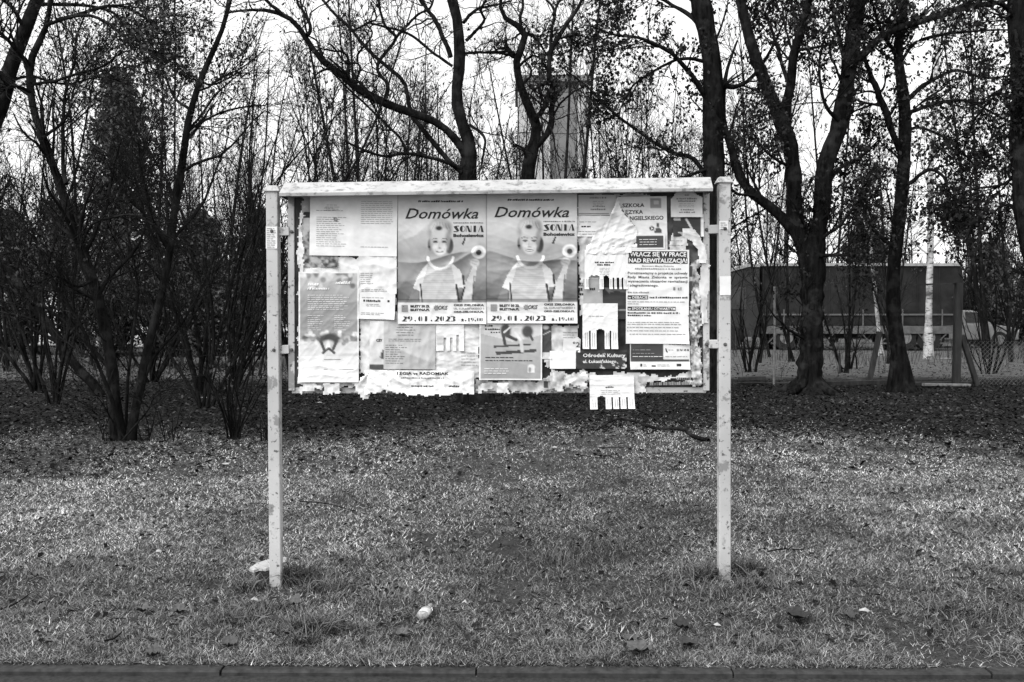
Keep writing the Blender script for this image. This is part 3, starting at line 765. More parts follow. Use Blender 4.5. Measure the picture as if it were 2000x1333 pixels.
s.ell(988, 646, 11, 13, 0.05, 0.3); s.seg(982, 652, 986, 672, 3.2, 0.05); s.seg(990, 656, 1008, 664, 3.5, 0.05); s.ell(1012, 648, 14, 12, 0.62, 0.3); s.ell(1030, 648, 11, 12, 0.06, 0.3)
s.seg(1016, 656, 1020, 686, 3.5, 0.55); s.seg(1034, 652, 1040, 664, 2.5, 0.06); s.seg(996, 640, 984, 650, 1.5, 0.7); s.seg(1006, 650, 1016, 664, 2.4, 0.7); s.ell(1000, 634, 7, 6, 0.5)
s.poly([(1030, 716), (1044, 716), (1044, 729), (1030, 729)], 0.70); s.ell(1038, 717, 7, 5, 0.70); s.ell(1035, 723, 3, 5, 0.3)
s.T = np.where((s.X < 938.5) | (s.X > 1056) | (s.Y > 740), 0.76, s.T)
s.text('~', 947, 963, 635, 638.5, 'k', 0.02); s.text('~', 947, 976, 642, 645, 'k', 0.02); s.text('~', 958, 976, 648, 651, 'k', 0.02)
s.lines(948, 1004, 699, 5.8, 1, 'k', 1.6, ragged=0); s.lines(948, 1040, 705, 6, 1, 'k', 1.6, ragged=0); s.lines(946, 998, 721, 4.5, 3, 'w', 1.0, ragged=0.3); s.build()
s = Sheet('football_banner', 'wide creased white football match banner along the bottom of the board', (706, 724, 926, 777), 6, 0.76, 2.4, 0.006, 45, rot=0.4, folds=[(720, 735, 760, 765, 0.010, 5), (760, 735, 800, 752, 0.008, 4), (880, 750, 925, 735, 0.006, 5), (715, 765, 920, 768, 0.005, 4)], curl=0.01)
s.torn(6, 'lb', 14); s.text('LEGIA vs RADOMIAK', 775, 876, 727, 732.5, 'k', 0.03); s.text('~', 783, 868, 737, 740, 'g', 0.02)
s.text('~', 803, 849, 753, 756, 'k', 0.04); s.text('~', 876, 897, 752, 756, 'k', 0.03, 0.2); s.ell(757, 754, 2.4, 2.4, 0.2); s.build()
s = Sheet('dark_flyer', 'narrow dark flyer between the exercise poster and the white cards', (1059, 632, 1077, 702), 3, 0.05, 2, 0.002, cat='flyer')
s.ell(1066, 640, 6, 4, 0.5, 0.4); s.seg(1060, 655, 1074, 648, 1.2, 0.5); s.box(1059, 690, 1077, 702, 0.6); s.build()
s = Sheet('blank_card', 'blank white square card left of the dark culture centre strip', (1074, 686, 1125, 721), 5, 0.78, 4, 0.002, cat='card'); s.build()
s = Sheet('notice_sheet', 'small light notice marked with the number two', (1100, 662, 1134, 688), 4, 0.66, 3, 0.002, cat='notice', rot=3)
s.text('°2', 1119, 1133, 668, 678, 'k', 0.01); s.build()

# right third: culture centre, tear-offs, school, meeting notice
s = Sheet('dark_banner', 'dark strip with white lettering of a culture centre', (1126, 685, 1229, 721), 5, 0.035, 2.2, 0.002, 50, cat='banner')
s.T = np.where(fbm(s.X / 6, s.Y / 6, 3) + 0.004 * (s.X - 1200) > 0.66, 0.5, s.T); s.torn(3, 'r')
s.text('Ośrodek Kultury', 1139, 1222, 691, 698, 'w', 0.02); s.text('ul. Łukasińskiego', 1139, 1204, 703, 709.5, 'w', 0.015); s.build()
def tearoff(label, rect, layer, tabs, gone, ytab, rot=0.0, head=None, base=0.77):
    s = Sheet('tear_off_notice', label, rect, layer, base, 1.6, 0.002, 50, rot=rot, cat='notice', curl=0.012)
    x0, y0, x1, y1 = rect; w = (x1 - x0) / tabs
    for k in range(tabs):
        a = x0 + k * w
        if k in gone: s.cut([(a + .3, ytab + (1.5 if k % 2 else 0)), (a + w * .5, ytab - 2.5), (a + w - .3, ytab), (a + w - .3, y1 + 3), (a + .3, y1 + 3)])
        else:
            if k: s.cut([(a - .9, ytab + 2), (a + .9, ytab + 2), (a + .9, y1 + 3), (a - .9, y1 + 3)])
            for j in range(2): s.rectp(a + w * (.36 + .3 * j), ytab + 4, a + w * (.36 + .3 * j) + 0.8, y1 - 4, 'g')
    if head: head(s)
    return s
s = Sheet('dark_poster', 'dark poster showing between the tear-off notices', (1178, 562, 1226, 624), 3, 0.035, 2.5, 0.002)
s.poly([(1178, 562), (1226, 562), (1226, 573), (1206, 568), (1190, 573)], 0.14); s.box(1178, 604, 1226, 607, 0.3); s.build()
s = Sheet('notice_sheet', 'grey scrap with print under the upper tear-off notice', (1140, 545, 1178, 596), 3, 0.36, 3, 0.002, cat='notice'); s.text('~', 1153, 1164, 561, 567, 'k', 0.01); s.build()
def h1(s): s.text('~', 1162, 1200, 511, 514, 'k', 0.04); s.text('~', 1167, 1193, 515.5, 519, 'k', 0.05); s.lines(1170, 1192, 524, 3, 5, 'g', 0.7, centre=True)
tearoff('upper tear-off notice with half of its strips gone', (1142, 488, 1226, 565), 6, 9, (1, 2, 4), 541, 0, h1).build()
def h2(s): s.T -= 0.10 * np.clip(fbm(s.X / 14, s.Y / 9) - 0.4, 0, 1); s.lines(1150, 1192, 618, 9, 1, 'g')
tearoff('middle tear-off notice with three wide strips above the dark strip', (1138, 593, 1207, 682), 6, 5, (2,), 646, 0, h2).build()
def h3(s): s.text('~', 1183, 1200, 755, 758, 'k', 0.05); s.lines(1173, 1212, 763, 3.5, 3, 'g', 0.7, centre=True)
tearoff('lowest tear-off notice hanging below the board edge', (1152, 733, 1239, 799), 7, 6, (1,), 776, -1.2, h3).build()

s = Sheet('notice_sheet', 'small framed notice left of the language school poster', (1130, 380, 1204, 420), 4, 0.55, 3, 0.002, cat='notice')
s.text('~', 1152, 1185, 384, 387.5, 'g', 0.05); s.lines(1158, 1180, 393, 3.5, 3, 'g', centre=True); s.text('~', 1158, 1182, 401, 404, 'g', 0.05); s.text('~', 1154, 1184, 406.5, 410, 'g', 0.05); s.rectp(1131, 416, 1190, 418, 'g', 4); s.build()
s = Sheet('notice_sheet', 'white notice with one bold word under the small framed notice', (1128, 421, 1200, 462), 3, 0.76, 3, 0.003, cat='notice'); s.text('~', 1136, 1154, 440, 443.5, 'k', 0.04); s.lines(1132, 1170, 433, 6, 1, 'g'); s.lines(1130, 1170, 452, 5, 2, 'g'); s.build()
s = Sheet('school_poster', 'white language school poster with its left corner folded over', (1145, 384, 1304, 494), 4, 0.76, 2.4, 0.003, 70, rot=-1.0, folds=[(1210, 455, 1260, 462, 0.006, 4)])
s.cut([(1140, 380), (1206, 380), (1206, 386), (1215, 410), (1242, 446), (1205, 500), (1140, 500)])
s.T = np.where((s.X > 1272) & (s.X < 1294) & (s.Y > 387) & (s.Y < 408), 0.30, s.T); s.T = np.where((s.X > 1278) & (s.X < 1289) & (s.Y > 393) & (s.Y < 399), 0.55, s.T)
s.ell(1274, 447, 4.6, 4.6, 0.05, 0.15); s.polyp([(1272.5, 444.5), (1277, 447), (1272.5, 449.5)], 'w'); s.ell(1286, 441, 3, 4.5, 0.07, 0.2); s.poly([(1279, 455), (1281, 447), (1291, 447), (1294, 455)], 0.07)
s.text('SZKOŁA', 1217, 1260, 397, 404.5, 'k', 0.02).text('ĘZYKA', 1223, 1257, 410, 417.5, 'k', 0.02).text('NGIELSKIEGO', 1231, 1297, 422, 430, 'k', 0.02); s.build()
s = Sheet('folded_corner', 'crumpled folded-over white paper corner across the language school poster', (1145, 386, 1262, 496), 6, 0.78, 1.9, 0.006, 40, cat='folded paper', folds=[(1206, 390, 1172, 452, 0.012, 6), (1206, 390, 1245, 448, 0.010, 5), (1190, 420, 1215, 412, 0.008, 4), (1170, 470, 1250, 462, 0.008, 6)])
s.cut([(1140, 380), (1205, 380), (1200, 400), (1185, 430), (1158, 458), (1152, 475), (1140, 480)]).cut([(1206, 380), (1265, 380), (1265, 500), (1248, 500), (1244, 470), (1246, 448), (1216, 412)]); s.build()
s = Sheet('logo_sheet', 'small white sheet with a dark square emblem left of the dark card', (1176, 458, 1233, 494), 7, 0.77, 2, 0.0015, cat='notice')
s.poly([(1182, 469), (1191, 466), (1191, 485), (1182, 483), (1186, 476)], 0.06); s.lines(1196, 1226, 472, 5, 3, 'g'); s.text('~', 1203, 1210, 490, 493, 'k', 0.03); s.build()
s = Sheet('dark_card', 'dark grey card with pale lines above the black headline notice', (1232, 458, 1299, 487), 7, 0.75, 1.8, 0.0015, cat='card', rot=-0.6)
s.box(1234, 461.5, 1297, 485, 0.055); s.lines(1246, 1286, 468, 5, 3, 'w', 1.0, ragged=0.2, centre=True); s.build()
s = Sheet('notice_sheet', 'pointed white notice in the top right corner of the board', (1311, 374, 1373, 424), 5, 0.62, 2.2, 0.002, cat='notice', curl=0.006)
s.cut([(1305, 370), (1326, 370), (1318, 378), (1309, 389)]).cut([(1380, 370), (1354, 370), (1362, 378), (1376, 386)])
s.text('~', 1338, 1348, 379, 382, 'g', 0.03).text('~', 1322, 1362, 386, 389.5, 'g', 0.04).text('~', 1325, 1359, 391, 394, 'g', 0.04); s.lines(1325, 1358, 398, 3, 3, 'g', 0.7, centre=True); s.text('~', 1330, 1356, 408, 411, 'g', 0.03).text('~', 1327, 1358, 413, 416, 'g', 0.04); s.build()
s = Sheet('dark_poster', 'dark poster with a thin white edge under the pointed notice', (1316, 418, 1376, 462), 3, 0.035, 2.2, 0.002)
s.T = np.where(s.X > 1371.5, 0.7, s.T); s.seg(1342, 428, 1352, 445, 2, 0.6); s.box(1317, 423, 1331, 429, 0.55); s.build()
s = Sheet('peeling_paper', 'long curled white strip peeling beside the right frame bar', (1318, 446, 1391, 526), 4, 0.70, 2, 0.004, cat='torn paper')
d = np.abs(np.hypot((s.X - 1330) / 1.0, (s.Y - 508) / 1.25) - 45); s.M &= (d < 7 + 5 * vnoise(s.Y / 8, s.X / 30)) & (s.X > 1334) & (s.Y < 516); s.blotch(0.5, 0.78, 9); s.build()

# the big meeting notice
s = Sheet('meeting_notice', 'tall white notice with two black headline bars', (1223, 488, 1346, 672), 7, 0.74, 4, 0.0022, 110, rot=0.3, cat='notice')
s.rectp(1228, 491, 1342, 503, 'k', 14).rectp(1226.5, 503.4, 1343, 515, 'k', 14)
s.text('WŁĄCZ SIĘ W PRACE', 1230, 1340, 492.5, 501, 'w', 0.025).text('NAD REWITALIZACJĄ!', 1228, 1342, 505, 513, 'w', 0.025)
s.text('Burmistrz Miasta Zielonka', 1254, 1316, 518, 521.5, 'g', 0.01).text('~', 1240, 1330, 524, 526.5, 'g', 0.02)
for k, t in enumerate(('Porozmawiajmy o projekcie uchwały', 'Rady  Miasta  Zielonka  w  sprawie', 'wyznaczenia obszarów rewitalizacji')): s.text(t, 1226, 1343, 531 + k * 8, 536 + k * 8, 'k', 0.012)
s.text('i zdegradowanego.', 1226, 1286, 555, 560, 'k', 0.012); s.text('~', 1226, 1268, 570, 573, 'g', 0.02)
s.rectp(1226, 577.5, 1266, 585, 'k', 4).text('w DEBACIE', 1227, 1265, 578.8, 583.8, 'w', 0.015).text('~', 1269, 1343, 579.5, 583, 'k', 0.008)
s.lines(1226, 1340, 590, 4, 1, 'g', 1.2, ragged=0); s.lines(1226, 1250, 594, 4, 1, 'g', 1.2)
s.rectp(1226, 599.5, 1320, 607, 'k', 8).text('w SPOTKANIU OTWARTYM', 1227, 1319, 600.8, 605.8, 'w', 0.015).text('~', 1226, 1328, 610, 613, 'k', 0.008).text('~', 1226, 1272, 615, 618, 'k', 0.008)
s.lines(1226, 1332, 630, 3.8, 2, 'g', 1.2, ragged=0.3); s.lines(1230, 1340, 640, 6.6, 3, 'g', 1.2, ragged=0.15); s.rectp(1226, 639, 1227.5, 641).rectp(1226, 646, 1227.5, 648)
s.ell(1328, 568, 7, 9, 0.60, 0.5); s.rectp(1315, 561, 1319, 567, 'g').rectp(1324, 562, 1327, 567, 'g').rectp(1329, 561, 1331, 567, 'g'); s.rectp(1344, 616, 1346, 618); s.build()
s = Sheet('contact_sheet', 'lower white sheet with a dark block, a telephone and small emblems', (1231, 667, 1348, 722), 6, 0.72, 2.2, 0.002, 90, cat='notice', curl=0.005)
s.box(1233, 669, 1296, 707, 0.05); s.box(1296, 702, 1346, 707, 0.05); s.lines(1236, 1280, 684, 7, 2, 'g', 1.4, ragged=0.3); s.lines(1236, 1294, 697, 4, 1, 'w', 1, ragged=0)
s.text('~', 1307, 1342, 670.5, 674, 'g', 0.03).text('22 761 38 48', 1322, 1346, 682, 686, 'k', 0.02).lines(1306, 1318, 684, 3, 1, 'g').lines(1300, 1344, 697, 3, 1, 'g', 1)
s.polyp([(1300, 681), (1302, 681), (1303, 685), (1305, 688), (1303.5, 689.5), (1301, 686)]); s.rectp(1251, 711, 1254.5, 716.5).rectp(1273, 714, 1281, 716.5).rectp(1322, 711, 1331, 716); s.lines(1257, 1268, 713, 2.5, 2, 'g', .7); s.lines(1284, 1318, 713, 2.5, 2, 'g', .7); s.build()
s = Sheet('dark_flyer', 'two small dark stamps beside the tall black headline notice', (1346, 520, 1354, 574), 3, 0.07, 2, 0.001, cat='flyer'); s.box(1345, 541, 1356, 549, 0.6); s.build()

# stickers on the posts
def sticker(label, rect, off_px, rows):
    s = Sheet('sticker', label, rect, 0, 0.72, 3, 0.0006, 30, cat='sticker'); s.world_ = s.world
    def w(x, y, extra=0.0):
        p = Bp(x, y); p[..., 1] += -0.0025 - extra - 0.4 * s.W(np.asarray(x, float), np.asarray(y, float)); return p
    s.world = w
    s.lines(rect[0] + 2, rect[2] - 2, rect[1] + 4, 4, rows, 'g', 1.3, ragged=0.2); return s.build()
sticker('small printed paper stuck on the left post', (519.6, 443, 541.5, 486), 0, 10)
sticker('small printed paper stuck across the top of the right post', (1404.8, 432, 1422, 449), 0, 4)
sticker('blank pale sticker on the right post at mid height', (1405.5, 540, 1427, 577), 0, 0)
# ------------------------------------------------------------------ trees
def catmull(p, n):
    p = np.asarray(p, float)
    if len(p) == 2:
        t = np.linspace(0, 1, n)[:, None]; return p[0] * (1 - t) + p[1] * t
    q = np.vstack([2 * p[0] - p[1], p, 2 * p[-1] - p[-2]])
    d = np.concatenate([[0], np.cumsum(np.linalg.norm(np.diff(p[:, :3], axis=0), axis=1))]); d /= d[-1]
    out = []
    for t in np.linspace(0, 1, n):
        i = min(np.searchsorted(d, t, 'right') - 1, len(p) - 2); u = (t - d[i]) / max(d[i+1] - d[i], 1e-9)
        a, b, c, e = q[i], q[i+1], q[i+2], q[i+3]
        out.append(0.5 * (2*b + (c - a)*u + (2*a - 5*b + 4*c - e)*u*u + (3*b - a - 3*c + e)*u**3))
    return np.array(out)

def tubes(Pn, R, sides=5, cap=True):
    """many tapered tubes at once: Pn (N,n,3), R (N,n) -> verts, quads"""
    Pn = np.asarray(Pn, float); R = np.asarray(R, float)
    N, n, _ = Pn.shape
    T = np.gradient(Pn, axis=1); T /= np.linalg.norm(T, axis=2, keepdims=True) + 1e-9
    ref = np.broadcast_to(np.array([0.83, 0.31, 0.46]), T.shape)
    U = np.cross(T, ref); U /= np.linalg.norm(U, axis=2, keepdims=True) + 1e-9
    V = np.cross(T, U)
    a = np.arange(sides) * 2 * math.pi / sides
    ring = U[:, :, None, :] * np.cos(a)[None, None, :, None] + V[:, :, None, :] * np.sin(a)[None, None, :, None]
    v = Pn[:, :, None, :] + ring * R[:, :, None, None]
    idx = np.arange(N * n * sides).reshape(N, n, sides)
    nx = np.roll(idx, -1, axis=2)
    f = np.stack([idx[:, :-1], nx[:, :-1], nx[:, 1:], idx[:, 1:]], -1).reshape(-1, 4)
    return v.reshape(-1, 3), f

class Geo:
    def __init__(s): s.v = []; s.f = {}; s.n = 0; s.t = []
    def add(s, v, f, tone=None):
        s.v.append(v); s.f.setdefault(f.shape[1], []).append(f + s.n); s.n += len(v)
        if tone is not None: s.t.append(tone)
    def obj(s, name, m, parent, smooth=True):
        o = obj(name, np.concatenate(s.v), [np.concatenate(q).astype(np.int32) for q in s.f.values()], m, parent, smooth, np.concatenate(s.t) if s.t else None)
        if name in ('twigs', 'leaves', 'needles', 'branches', 'stems'): o['kind'] = 'stuff'
        return o

def spawn(rng, Pn, R, k, t0, t1, L, ang, npts, wander, up, rr=0.55, rmin=0.004, zscale=0.0, lenfall=0.5):
    """k side shoots on every stem of the batch"""
    N, n, _ = Pn.shape
    t = rng.uniform(t0, t1, (N, k)); x = t * (n - 1); i = np.minimum(x.astype(int), n - 2); u = (x - i)[..., None]
    ar = np.arange(N)[:, None]
    p = Pn[ar, i] * (1 - u) + Pn[ar, i + 1] * u
    tan = Pn[ar, i + 1] - Pn[ar, i]; tan /= np.linalg.norm(tan, axis=2, keepdims=True) + 1e-9
    r = (R[ar, i] * (1 - u[..., 0]) + R[ar, i + 1] * u[..., 0])
    pr = np.cross(tan, rng.normal(size=tan.shape)); pr /= np.linalg.norm(pr, axis=2, keepdims=True) + 1e-9
    a = rng.uniform(ang[0], ang[1], (N, k, 1))
    d = tan * np.cos(a) + pr * np.sin(a); d[..., 2] += up; d /= np.linalg.norm(d, axis=2, keepdims=True)
    ln = rng.uniform(L[0], L[1], (N, k)) * (1 - lenfall * t)
    p = p.reshape(-1, 3); d = d.reshape(-1, 3); ln = ln.reshape(-1); r = r.reshape(-1)
    pts = [p]; st = (ln / (npts - 1))[:, None]
    for j in range(npts - 1):
        d = d + rng.normal(size=d.shape) * wander; d[:, 2] += up * 0.35; d /= np.linalg.norm(d, axis=1, keepdims=True)
        pts.append(pts[-1] + d * st)
    C = np.stack(pts, 1)
    r0 = np.maximum(np.minimum(r * rr, 0.03), rmin)
    RR = r0[:, None] * np.linspace(1, 0.35, npts)[None]; RR = np.maximum(RR, rmin * 0.7)
    return C, RR

def leaves_at(rng, pos, size, tone, droop=0.6, aspect=0.65):
    """one crumpled dry leaf (two triangles folded along the mid rib) at every position"""
    N = len(pos)
    d = rng.normal(size=(N, 3)); d[:, 2] -= droop * 2; d /= np.linalg.norm(d, axis=1, keepdims=True)
    w = np.cross(d, rng.normal(size=(N, 3))); w /= np.linalg.norm(w, axis=1, keepdims=True) + 1e-9
    nrm = np.cross(d, w)
    s = rng.uniform(size[0], size[1], (N, 1))
    a = pos; b = pos + d * s * 0.5 + w * s * aspect * 0.5 + nrm * s * rng.uniform(-.2, .35, (N, 1))
    c = pos + d * s; e = pos + d * s * 0.5 - w * s * aspect * 0.5 + nrm * s * rng.uniform(-.2, .35, (N, 1))
    v = np.stack([a, b, c, e], 1).reshape(-1, 3)
    k = np.arange(N)[:, None] * 4
    f = np.concatenate([k + np.array([[0, 1, 2]]), k + np.array([[0, 2, 3]])], 0)
    tn = np.repeat(rng.uniform(tone[0], tone[1], N), 4)
    return v, f, tn

def along(rng, Pn, k, t0=0.3, t1=1.0, jit=0.02):
    N, n, _ = Pn.shape
    t = rng.uniform(t0, t1, (N, k)); x = t * (n - 1); i = np.minimum(x.astype(int), n - 2); u = (x - i)[..., None]; ar = np.arange(N)[:, None]
    p = (Pn[ar, i] * (1 - u) + Pn[ar, i + 1] * u).reshape(-1, 3)
    return p + rng.normal(size=p.shape) * jit

NP = 14
def limb(rng, pts, Y, w, dY=0.0):
    """pts: survey readings [(x,y,width)] or [(x,y)] ; Y distance ; dY depth drift to the tip"""
    q = np.array([p[:2] for p in pts], float); n = len(q)
    if isinstance(w, (int, float)): w = (w, w)
    ww = np.array([p[2] for p in pts]) if len(pts[0]) > 2 else np.linspace(w[0], w[1], n)
    t = np.linspace(0, 1, n)
    Yd = Y + dY * t
    p = P(q[:, 0], q[:, 1], Yd)
    r = ww / 2 * Yd / F_PX
    c = catmull(np.hstack([p, r[:, None]]), NP)
    c[1:-1, :3] += rng.normal(size=(NP - 2, 3)) * np.minimum(c[1:-1, 3:4] * 0.16, 0.014)
    return c[:, :3], np.maximum(c[:, 3], 0.003)

def traced_tree(name, label, base, Y, trunks, limbs, seed, shoots=(), leaf=None, cat='tree', bark=None, group=None, twig=None, flare=1.6, sides=9, roots=0):
    """trunks and limbs follow the tree as it grows; shoots: list of levels; leaf: dict"""
    rng = np.random.default_rng(seed)
    b = P(base[0], base[1], Y); b[2] = gh(b[0], b[1])
    root = empty(name, b); tag(root, label, cat, group)
    TR = [limb(rng, *a) for a in trunks]; LI = [limb(rng, *a) for a in limbs]
    g = Geo()
    for p, r in TR:
        if abs(p[0][2] - b[2]) < 0.6:                                   # foot: sink and flare
            p = p.copy(); r = r.copy(); p[0] = [p[0][0], p[0][1], b[2] - 0.15]; r[0] *= flare
        # finer rings with bark lumps
        c = catmull(np.hstack([p, r[:, None]]), 34)
        c[1:, 3] *= 1 + 0.045 * rng.normal(size=33)
        v, f = tubes(c[None, :, :3], c[None, :, 3], sides)
        v = v + rng.normal(size=v.shape) * np.repeat(c[:, 3], sides)[:, None] * 0.05
        g.add(v, f)
    for k in range(roots):
        a = k * 6.28 / roots + rng.uniform(-.4, .4); r0 = TR[0][1][0]
        q = np.array([b + np.array([math.cos(a) * r0 * 0.3, math.sin(a) * r0 * 0.3, r0 * 1.1]), b + np.array([math.cos(a) * r0 * 1.5, math.sin(a) * r0 * 1.5, r0 * 0.25]), b + np.array([math.cos(a) * r0 * 3.0, math.sin(a) * r0 * 3.0, -0.06])])
        c = catmull(q, 8); v, f = tubes(c[None], np.linspace(r0 * 0.45, r0 * 0.16, 8)[None], 6); g.add(v, f)
    g.obj('trunk', bark or M_BARK, root)
    if LI:
        for p, r in LI:
            c = catmull(np.hstack([p, r[:, None]]), 24); c[1:, 3] *= 1 + 0.05 * rng.normal(size=23)
            v, f = tubes(c[None, :, :3], c[None, :, 3], 7); obj('limb', v, f, bark or M_BARK, root, True)
    A = np.stack([p for p, r in TR + LI]); R = np.stack([r for p, r in TR + LI])
    nt_ = len(TR)
    g = Geo(); last = []
    cur, cr = A, R
    for j, L in enumerate(shoots):
        src, sr = (cur, cr)
        kw = dict(L)
        if j == 0 and 'only_limbs' in kw:
            kw.pop('only_limbs'); src, sr = (A[nt_:], R[nt_:]) if LI else (A, R)
        sd_ = kw.pop('sides', 4)
        C, CR = spawn(rng, src, sr, **kw)
        ok = C[:, :, 2].min(axis=1) > 0.25
        C, CR = C[ok], CR[ok]
        v, f = tubes(C, CR, sd_); g.add(v, f); last.append(C)
        cur, cr = C, CR
    if shoots: g.obj('twigs', twig or M_TWIG, root)
    if leaf:
        pos = np.concatenate([along(rng, last[l], k, 0.25, 1.0, jit) for l, k, jit in leaf['on']])
        if 'keep' in leaf: pos = pos[leaf['keep'](pos, rng)]
        pos = pos[pos[:, 2] > 0.5]
        rep = leaf.get('clump', 1)
        if rep > 1: pos = np.repeat(pos, rep, 0) + rng.normal(size=(len(pos) * rep, 3)) * leaf['spread']
        v, f, tn = leaves_at(rng, pos, leaf['size'], leaf['tone'])
        g = Geo(); g.add(v, f, tn); g.obj('leaves', M_LEAF, root, False)
    return root

def patchy(sc, thr):
    return lambda p, rng: (fbm(p[:, 0] / sc + 9, (p[:, 2] + 0.6 * p[:, 1]) / sc, 2) + rng.normal(size=len(p)) * 0.06) > thr

MAPLE_SHOOTS = [dict(k=9, t0=0.2, t1=1.0, L=(0.6, 1.9), ang=(0.5, 1.2), npts=8, wander=0.16, up=0.10, rr=0.45, rmin=0.007, sides=4),
                dict(k=6, t0=0.15, t1=1.0, L=(0.3, 0.8), ang=(0.4, 1.1), npts=4, wander=0.18, up=0.05, rr=0.55, rmin=0.005, sides=3),
                dict(k=3, t0=0.2, t1=1.0, L=(0.12, 0.35), ang=(0.4, 1.1), npts=2, wander=0.15, up=0.03, rr=0.7, rmin=0.0035, sides=3)]
MAPLE_LEAF = dict(on=[(2, 1, 0.03), (1, 2, 0.03)], size=(0.05, 0.09), tone=(0.004, 0.028), clump=3, spread=0.05, keep=patchy(0.28, 0.48))

traced_tree('maple_tree', 'dark maple trunk rising right behind the right post, dry leaves', (1397, 768), 17.4,
    [([(1398, 772, 42), (1397, 600, 40), (1396, 344, 38), (1395, 248, 40), (1392, 151, 38), (1384, 83, 36), (1367, 0, 38), (1355, -160, 30), (1330, -420, 14)], 17.4, 0)],
    [([(1378, 190), (1354, 154), (1318, 110), (1257, 77), (1202, 69), (1150, 50)], 17.4, (12, 3), -0.9),
     ([(1382, 350), (1354, 308), (1318, 302), (1285, 283), (1230, 245), (1189, 212), (1147, 170), (1108, 140)], 17.4, (10, 3), 0.8),
     ([(1384, 122), (1345, 116), (1312, 121), (1270, 145), (1235, 170), (1211, 214)], 17.4, (8, 2.5), -0.6),
     ([(1400, 160), (1430, 170), (1470, 150), (1510, 90), (1540, 20)], 17.4, (12, 3), 1.0),
     ([(1380, 60), (1330, 20), (1260, -10), (1180, 10)], 17.4, (10, 3), 0.9),
     ([(1385, 330), (1340, 345), (1290, 372), (1240, 385)], 17.4, (7, 3), -1.1),
     ([(1372, 20), (1400, -60), (1450, -120), (1500, -200)], 17.4, (14, 4), 0.5),
     ([(1366, -40), (1300, -120), (1200, -160)], 17.4, (12, 3), -0.8)],
    101, [dict(MAPLE_SHOOTS[0], k=14)] + MAPLE_SHOOTS[1:], MAPLE_LEAF)

traced_tree('maple_tree', 'thick forked maple with spreading root feet and three tall stems', (1582, 768), 17.2,
    [([(1582, 775, 56), (1582, 735, 50), (1584, 650, 45), (1586, 560, 44), (1588, 500, 46), (1592, 450, 36), (1594, 425, 14)], 17.2, 0),
     ([(1580, 560, 26), (1575, 510, 30), (1562, 450, 32), (1553, 399, 31), (1550, 300, 32), (1535, 255, 28), (1514, 204, 26), (1478, 120, 22), (1466, 66, 20), (1448, 0, 18), (1430, -120, 14), (1410, -330, 6)], 17.2, 0.4),
     ([(1592, 550, 26), (1594, 500, 30), (1600, 440, 32), (1607, 399, 31), (1616, 315, 32), (1634, 255, 31), (1649, 180, 30), (1658, 129, 32), (1670, 75, 30), (1676, 0, 30), (1690, -180, 22), (1680, -420, 8)], 17.2, -0.3)],
    [([(1575, 470, 24), (1545, 448, 22), (1499, 400, 20), (1466, 372, 19), (1445, 340, 18), (1430, 291, 16), (1418, 262, 14), (1411, 200, 11), (1420, 140, 7), (1440, 80, 4)], 17.2, 10, 0.5),
     ([(1534, 240, 20), (1544, 180, 19), (1550, 120, 18), (1562, 72, 18), (1577, 24, 15), (1590, -60, 12), (1610, -200, 5)], 17.3, 10, -0.7),
     ([(1662, 130, 18), (1700, 90, 16), (1745, 60, 15), (1805, 39, 13), (1880, 15, 11), (1955, 3, 8), (2030, -20, 4)], 17.1, 10, -0.8),
     ([(1548, 190), (1520, 100), (1500, 40), (1480, 20)], 17.2, (9, 3), 0.8), ([(1610, 370), (1640, 330), (1680, 310), (1720, 270)], 17.2, (9, 3), 0.9),
     ([(1640, 240), (1610, 200), (1600, 120), (1620, 50)], 17.1, (9, 3), -0.8), ([(1655, 150), (1640, 80), (1625, 0)], 17.0, (10, 4), 0.5),
     ([(1600, 470), (1640, 440), (1670, 400), (1690, 380)], 17.1, (8, 3), -0.6), ([(1546, 330), (1500, 300), (1470, 260)], 17.2, (7, 3), -0.8),
     ([(1600, 500), (1640, 498), (1672, 502)], 17.0, (8, 3), -0.3)],
    102, [dict(MAPLE_SHOOTS[0], k=13)] + MAPLE_SHOOTS[1:], MAPLE_LEAF, roots=5, sides=12)

traced_tree('maple_tree', 'slimmer maple standing beside the fence beam with an arching right branch', (1757, 765), 17.6,
    [([(1760, 772, 42), (1757, 730, 34), (1750, 650, 28), (1747, 600, 26), (1747, 506, 25), (1750, 452, 24), (1762, 390, 24), (1764, 300, 23), (1766, 210, 22), (1760, 150, 20), (1754, 90, 18), (1763, 30, 16), (1766, -60, 14), (1760, -320, 5)], 17.6, 0)],
    [([(1758, 296, 12), (1739, 246, 13), (1718, 186, 13), (1700, 144, 10), (1688, 114, 7), (1690, 60, 5)], 17.6, 10, -0.5),
     ([(1774, 194), (1802, 168), (1835, 150), (1871, 138), (1925, 153), (1975, 148)], 17.6, (10, 3), 0.7),
     ([(1774, 220), (1835, 201), (1892, 198), (1934, 219), (1970, 238)], 17.6, (8, 3), -0.7),
     ([(1774, 360), (1811, 333), (1832, 338), (1847, 351), (1850, 378), (1852, 410)], 17.6, (8, 4), -0.4),
     ([(1762, 118), (1787, 84), (1850, 66), (1930, 60), (2000, 60)], 17.6, (7, 3), 0.8),
     ([(1745, 480), (1728, 470), (1700, 440), (1684, 396), (1670, 350)], 17.5, (9, 4), 0.5),
     ([(1752, 110), (1720, 60), (1700, -10)], 17.6, (9, 4), -0.6), ([(1766, 260), (1800, 250), (1860, 280), (1910, 330)], 17.6, (7, 3), 0.6)],
    103, [dict(MAPLE_SHOOTS[0], k=14)] + MAPLE_SHOOTS[1:], MAPLE_LEAF)

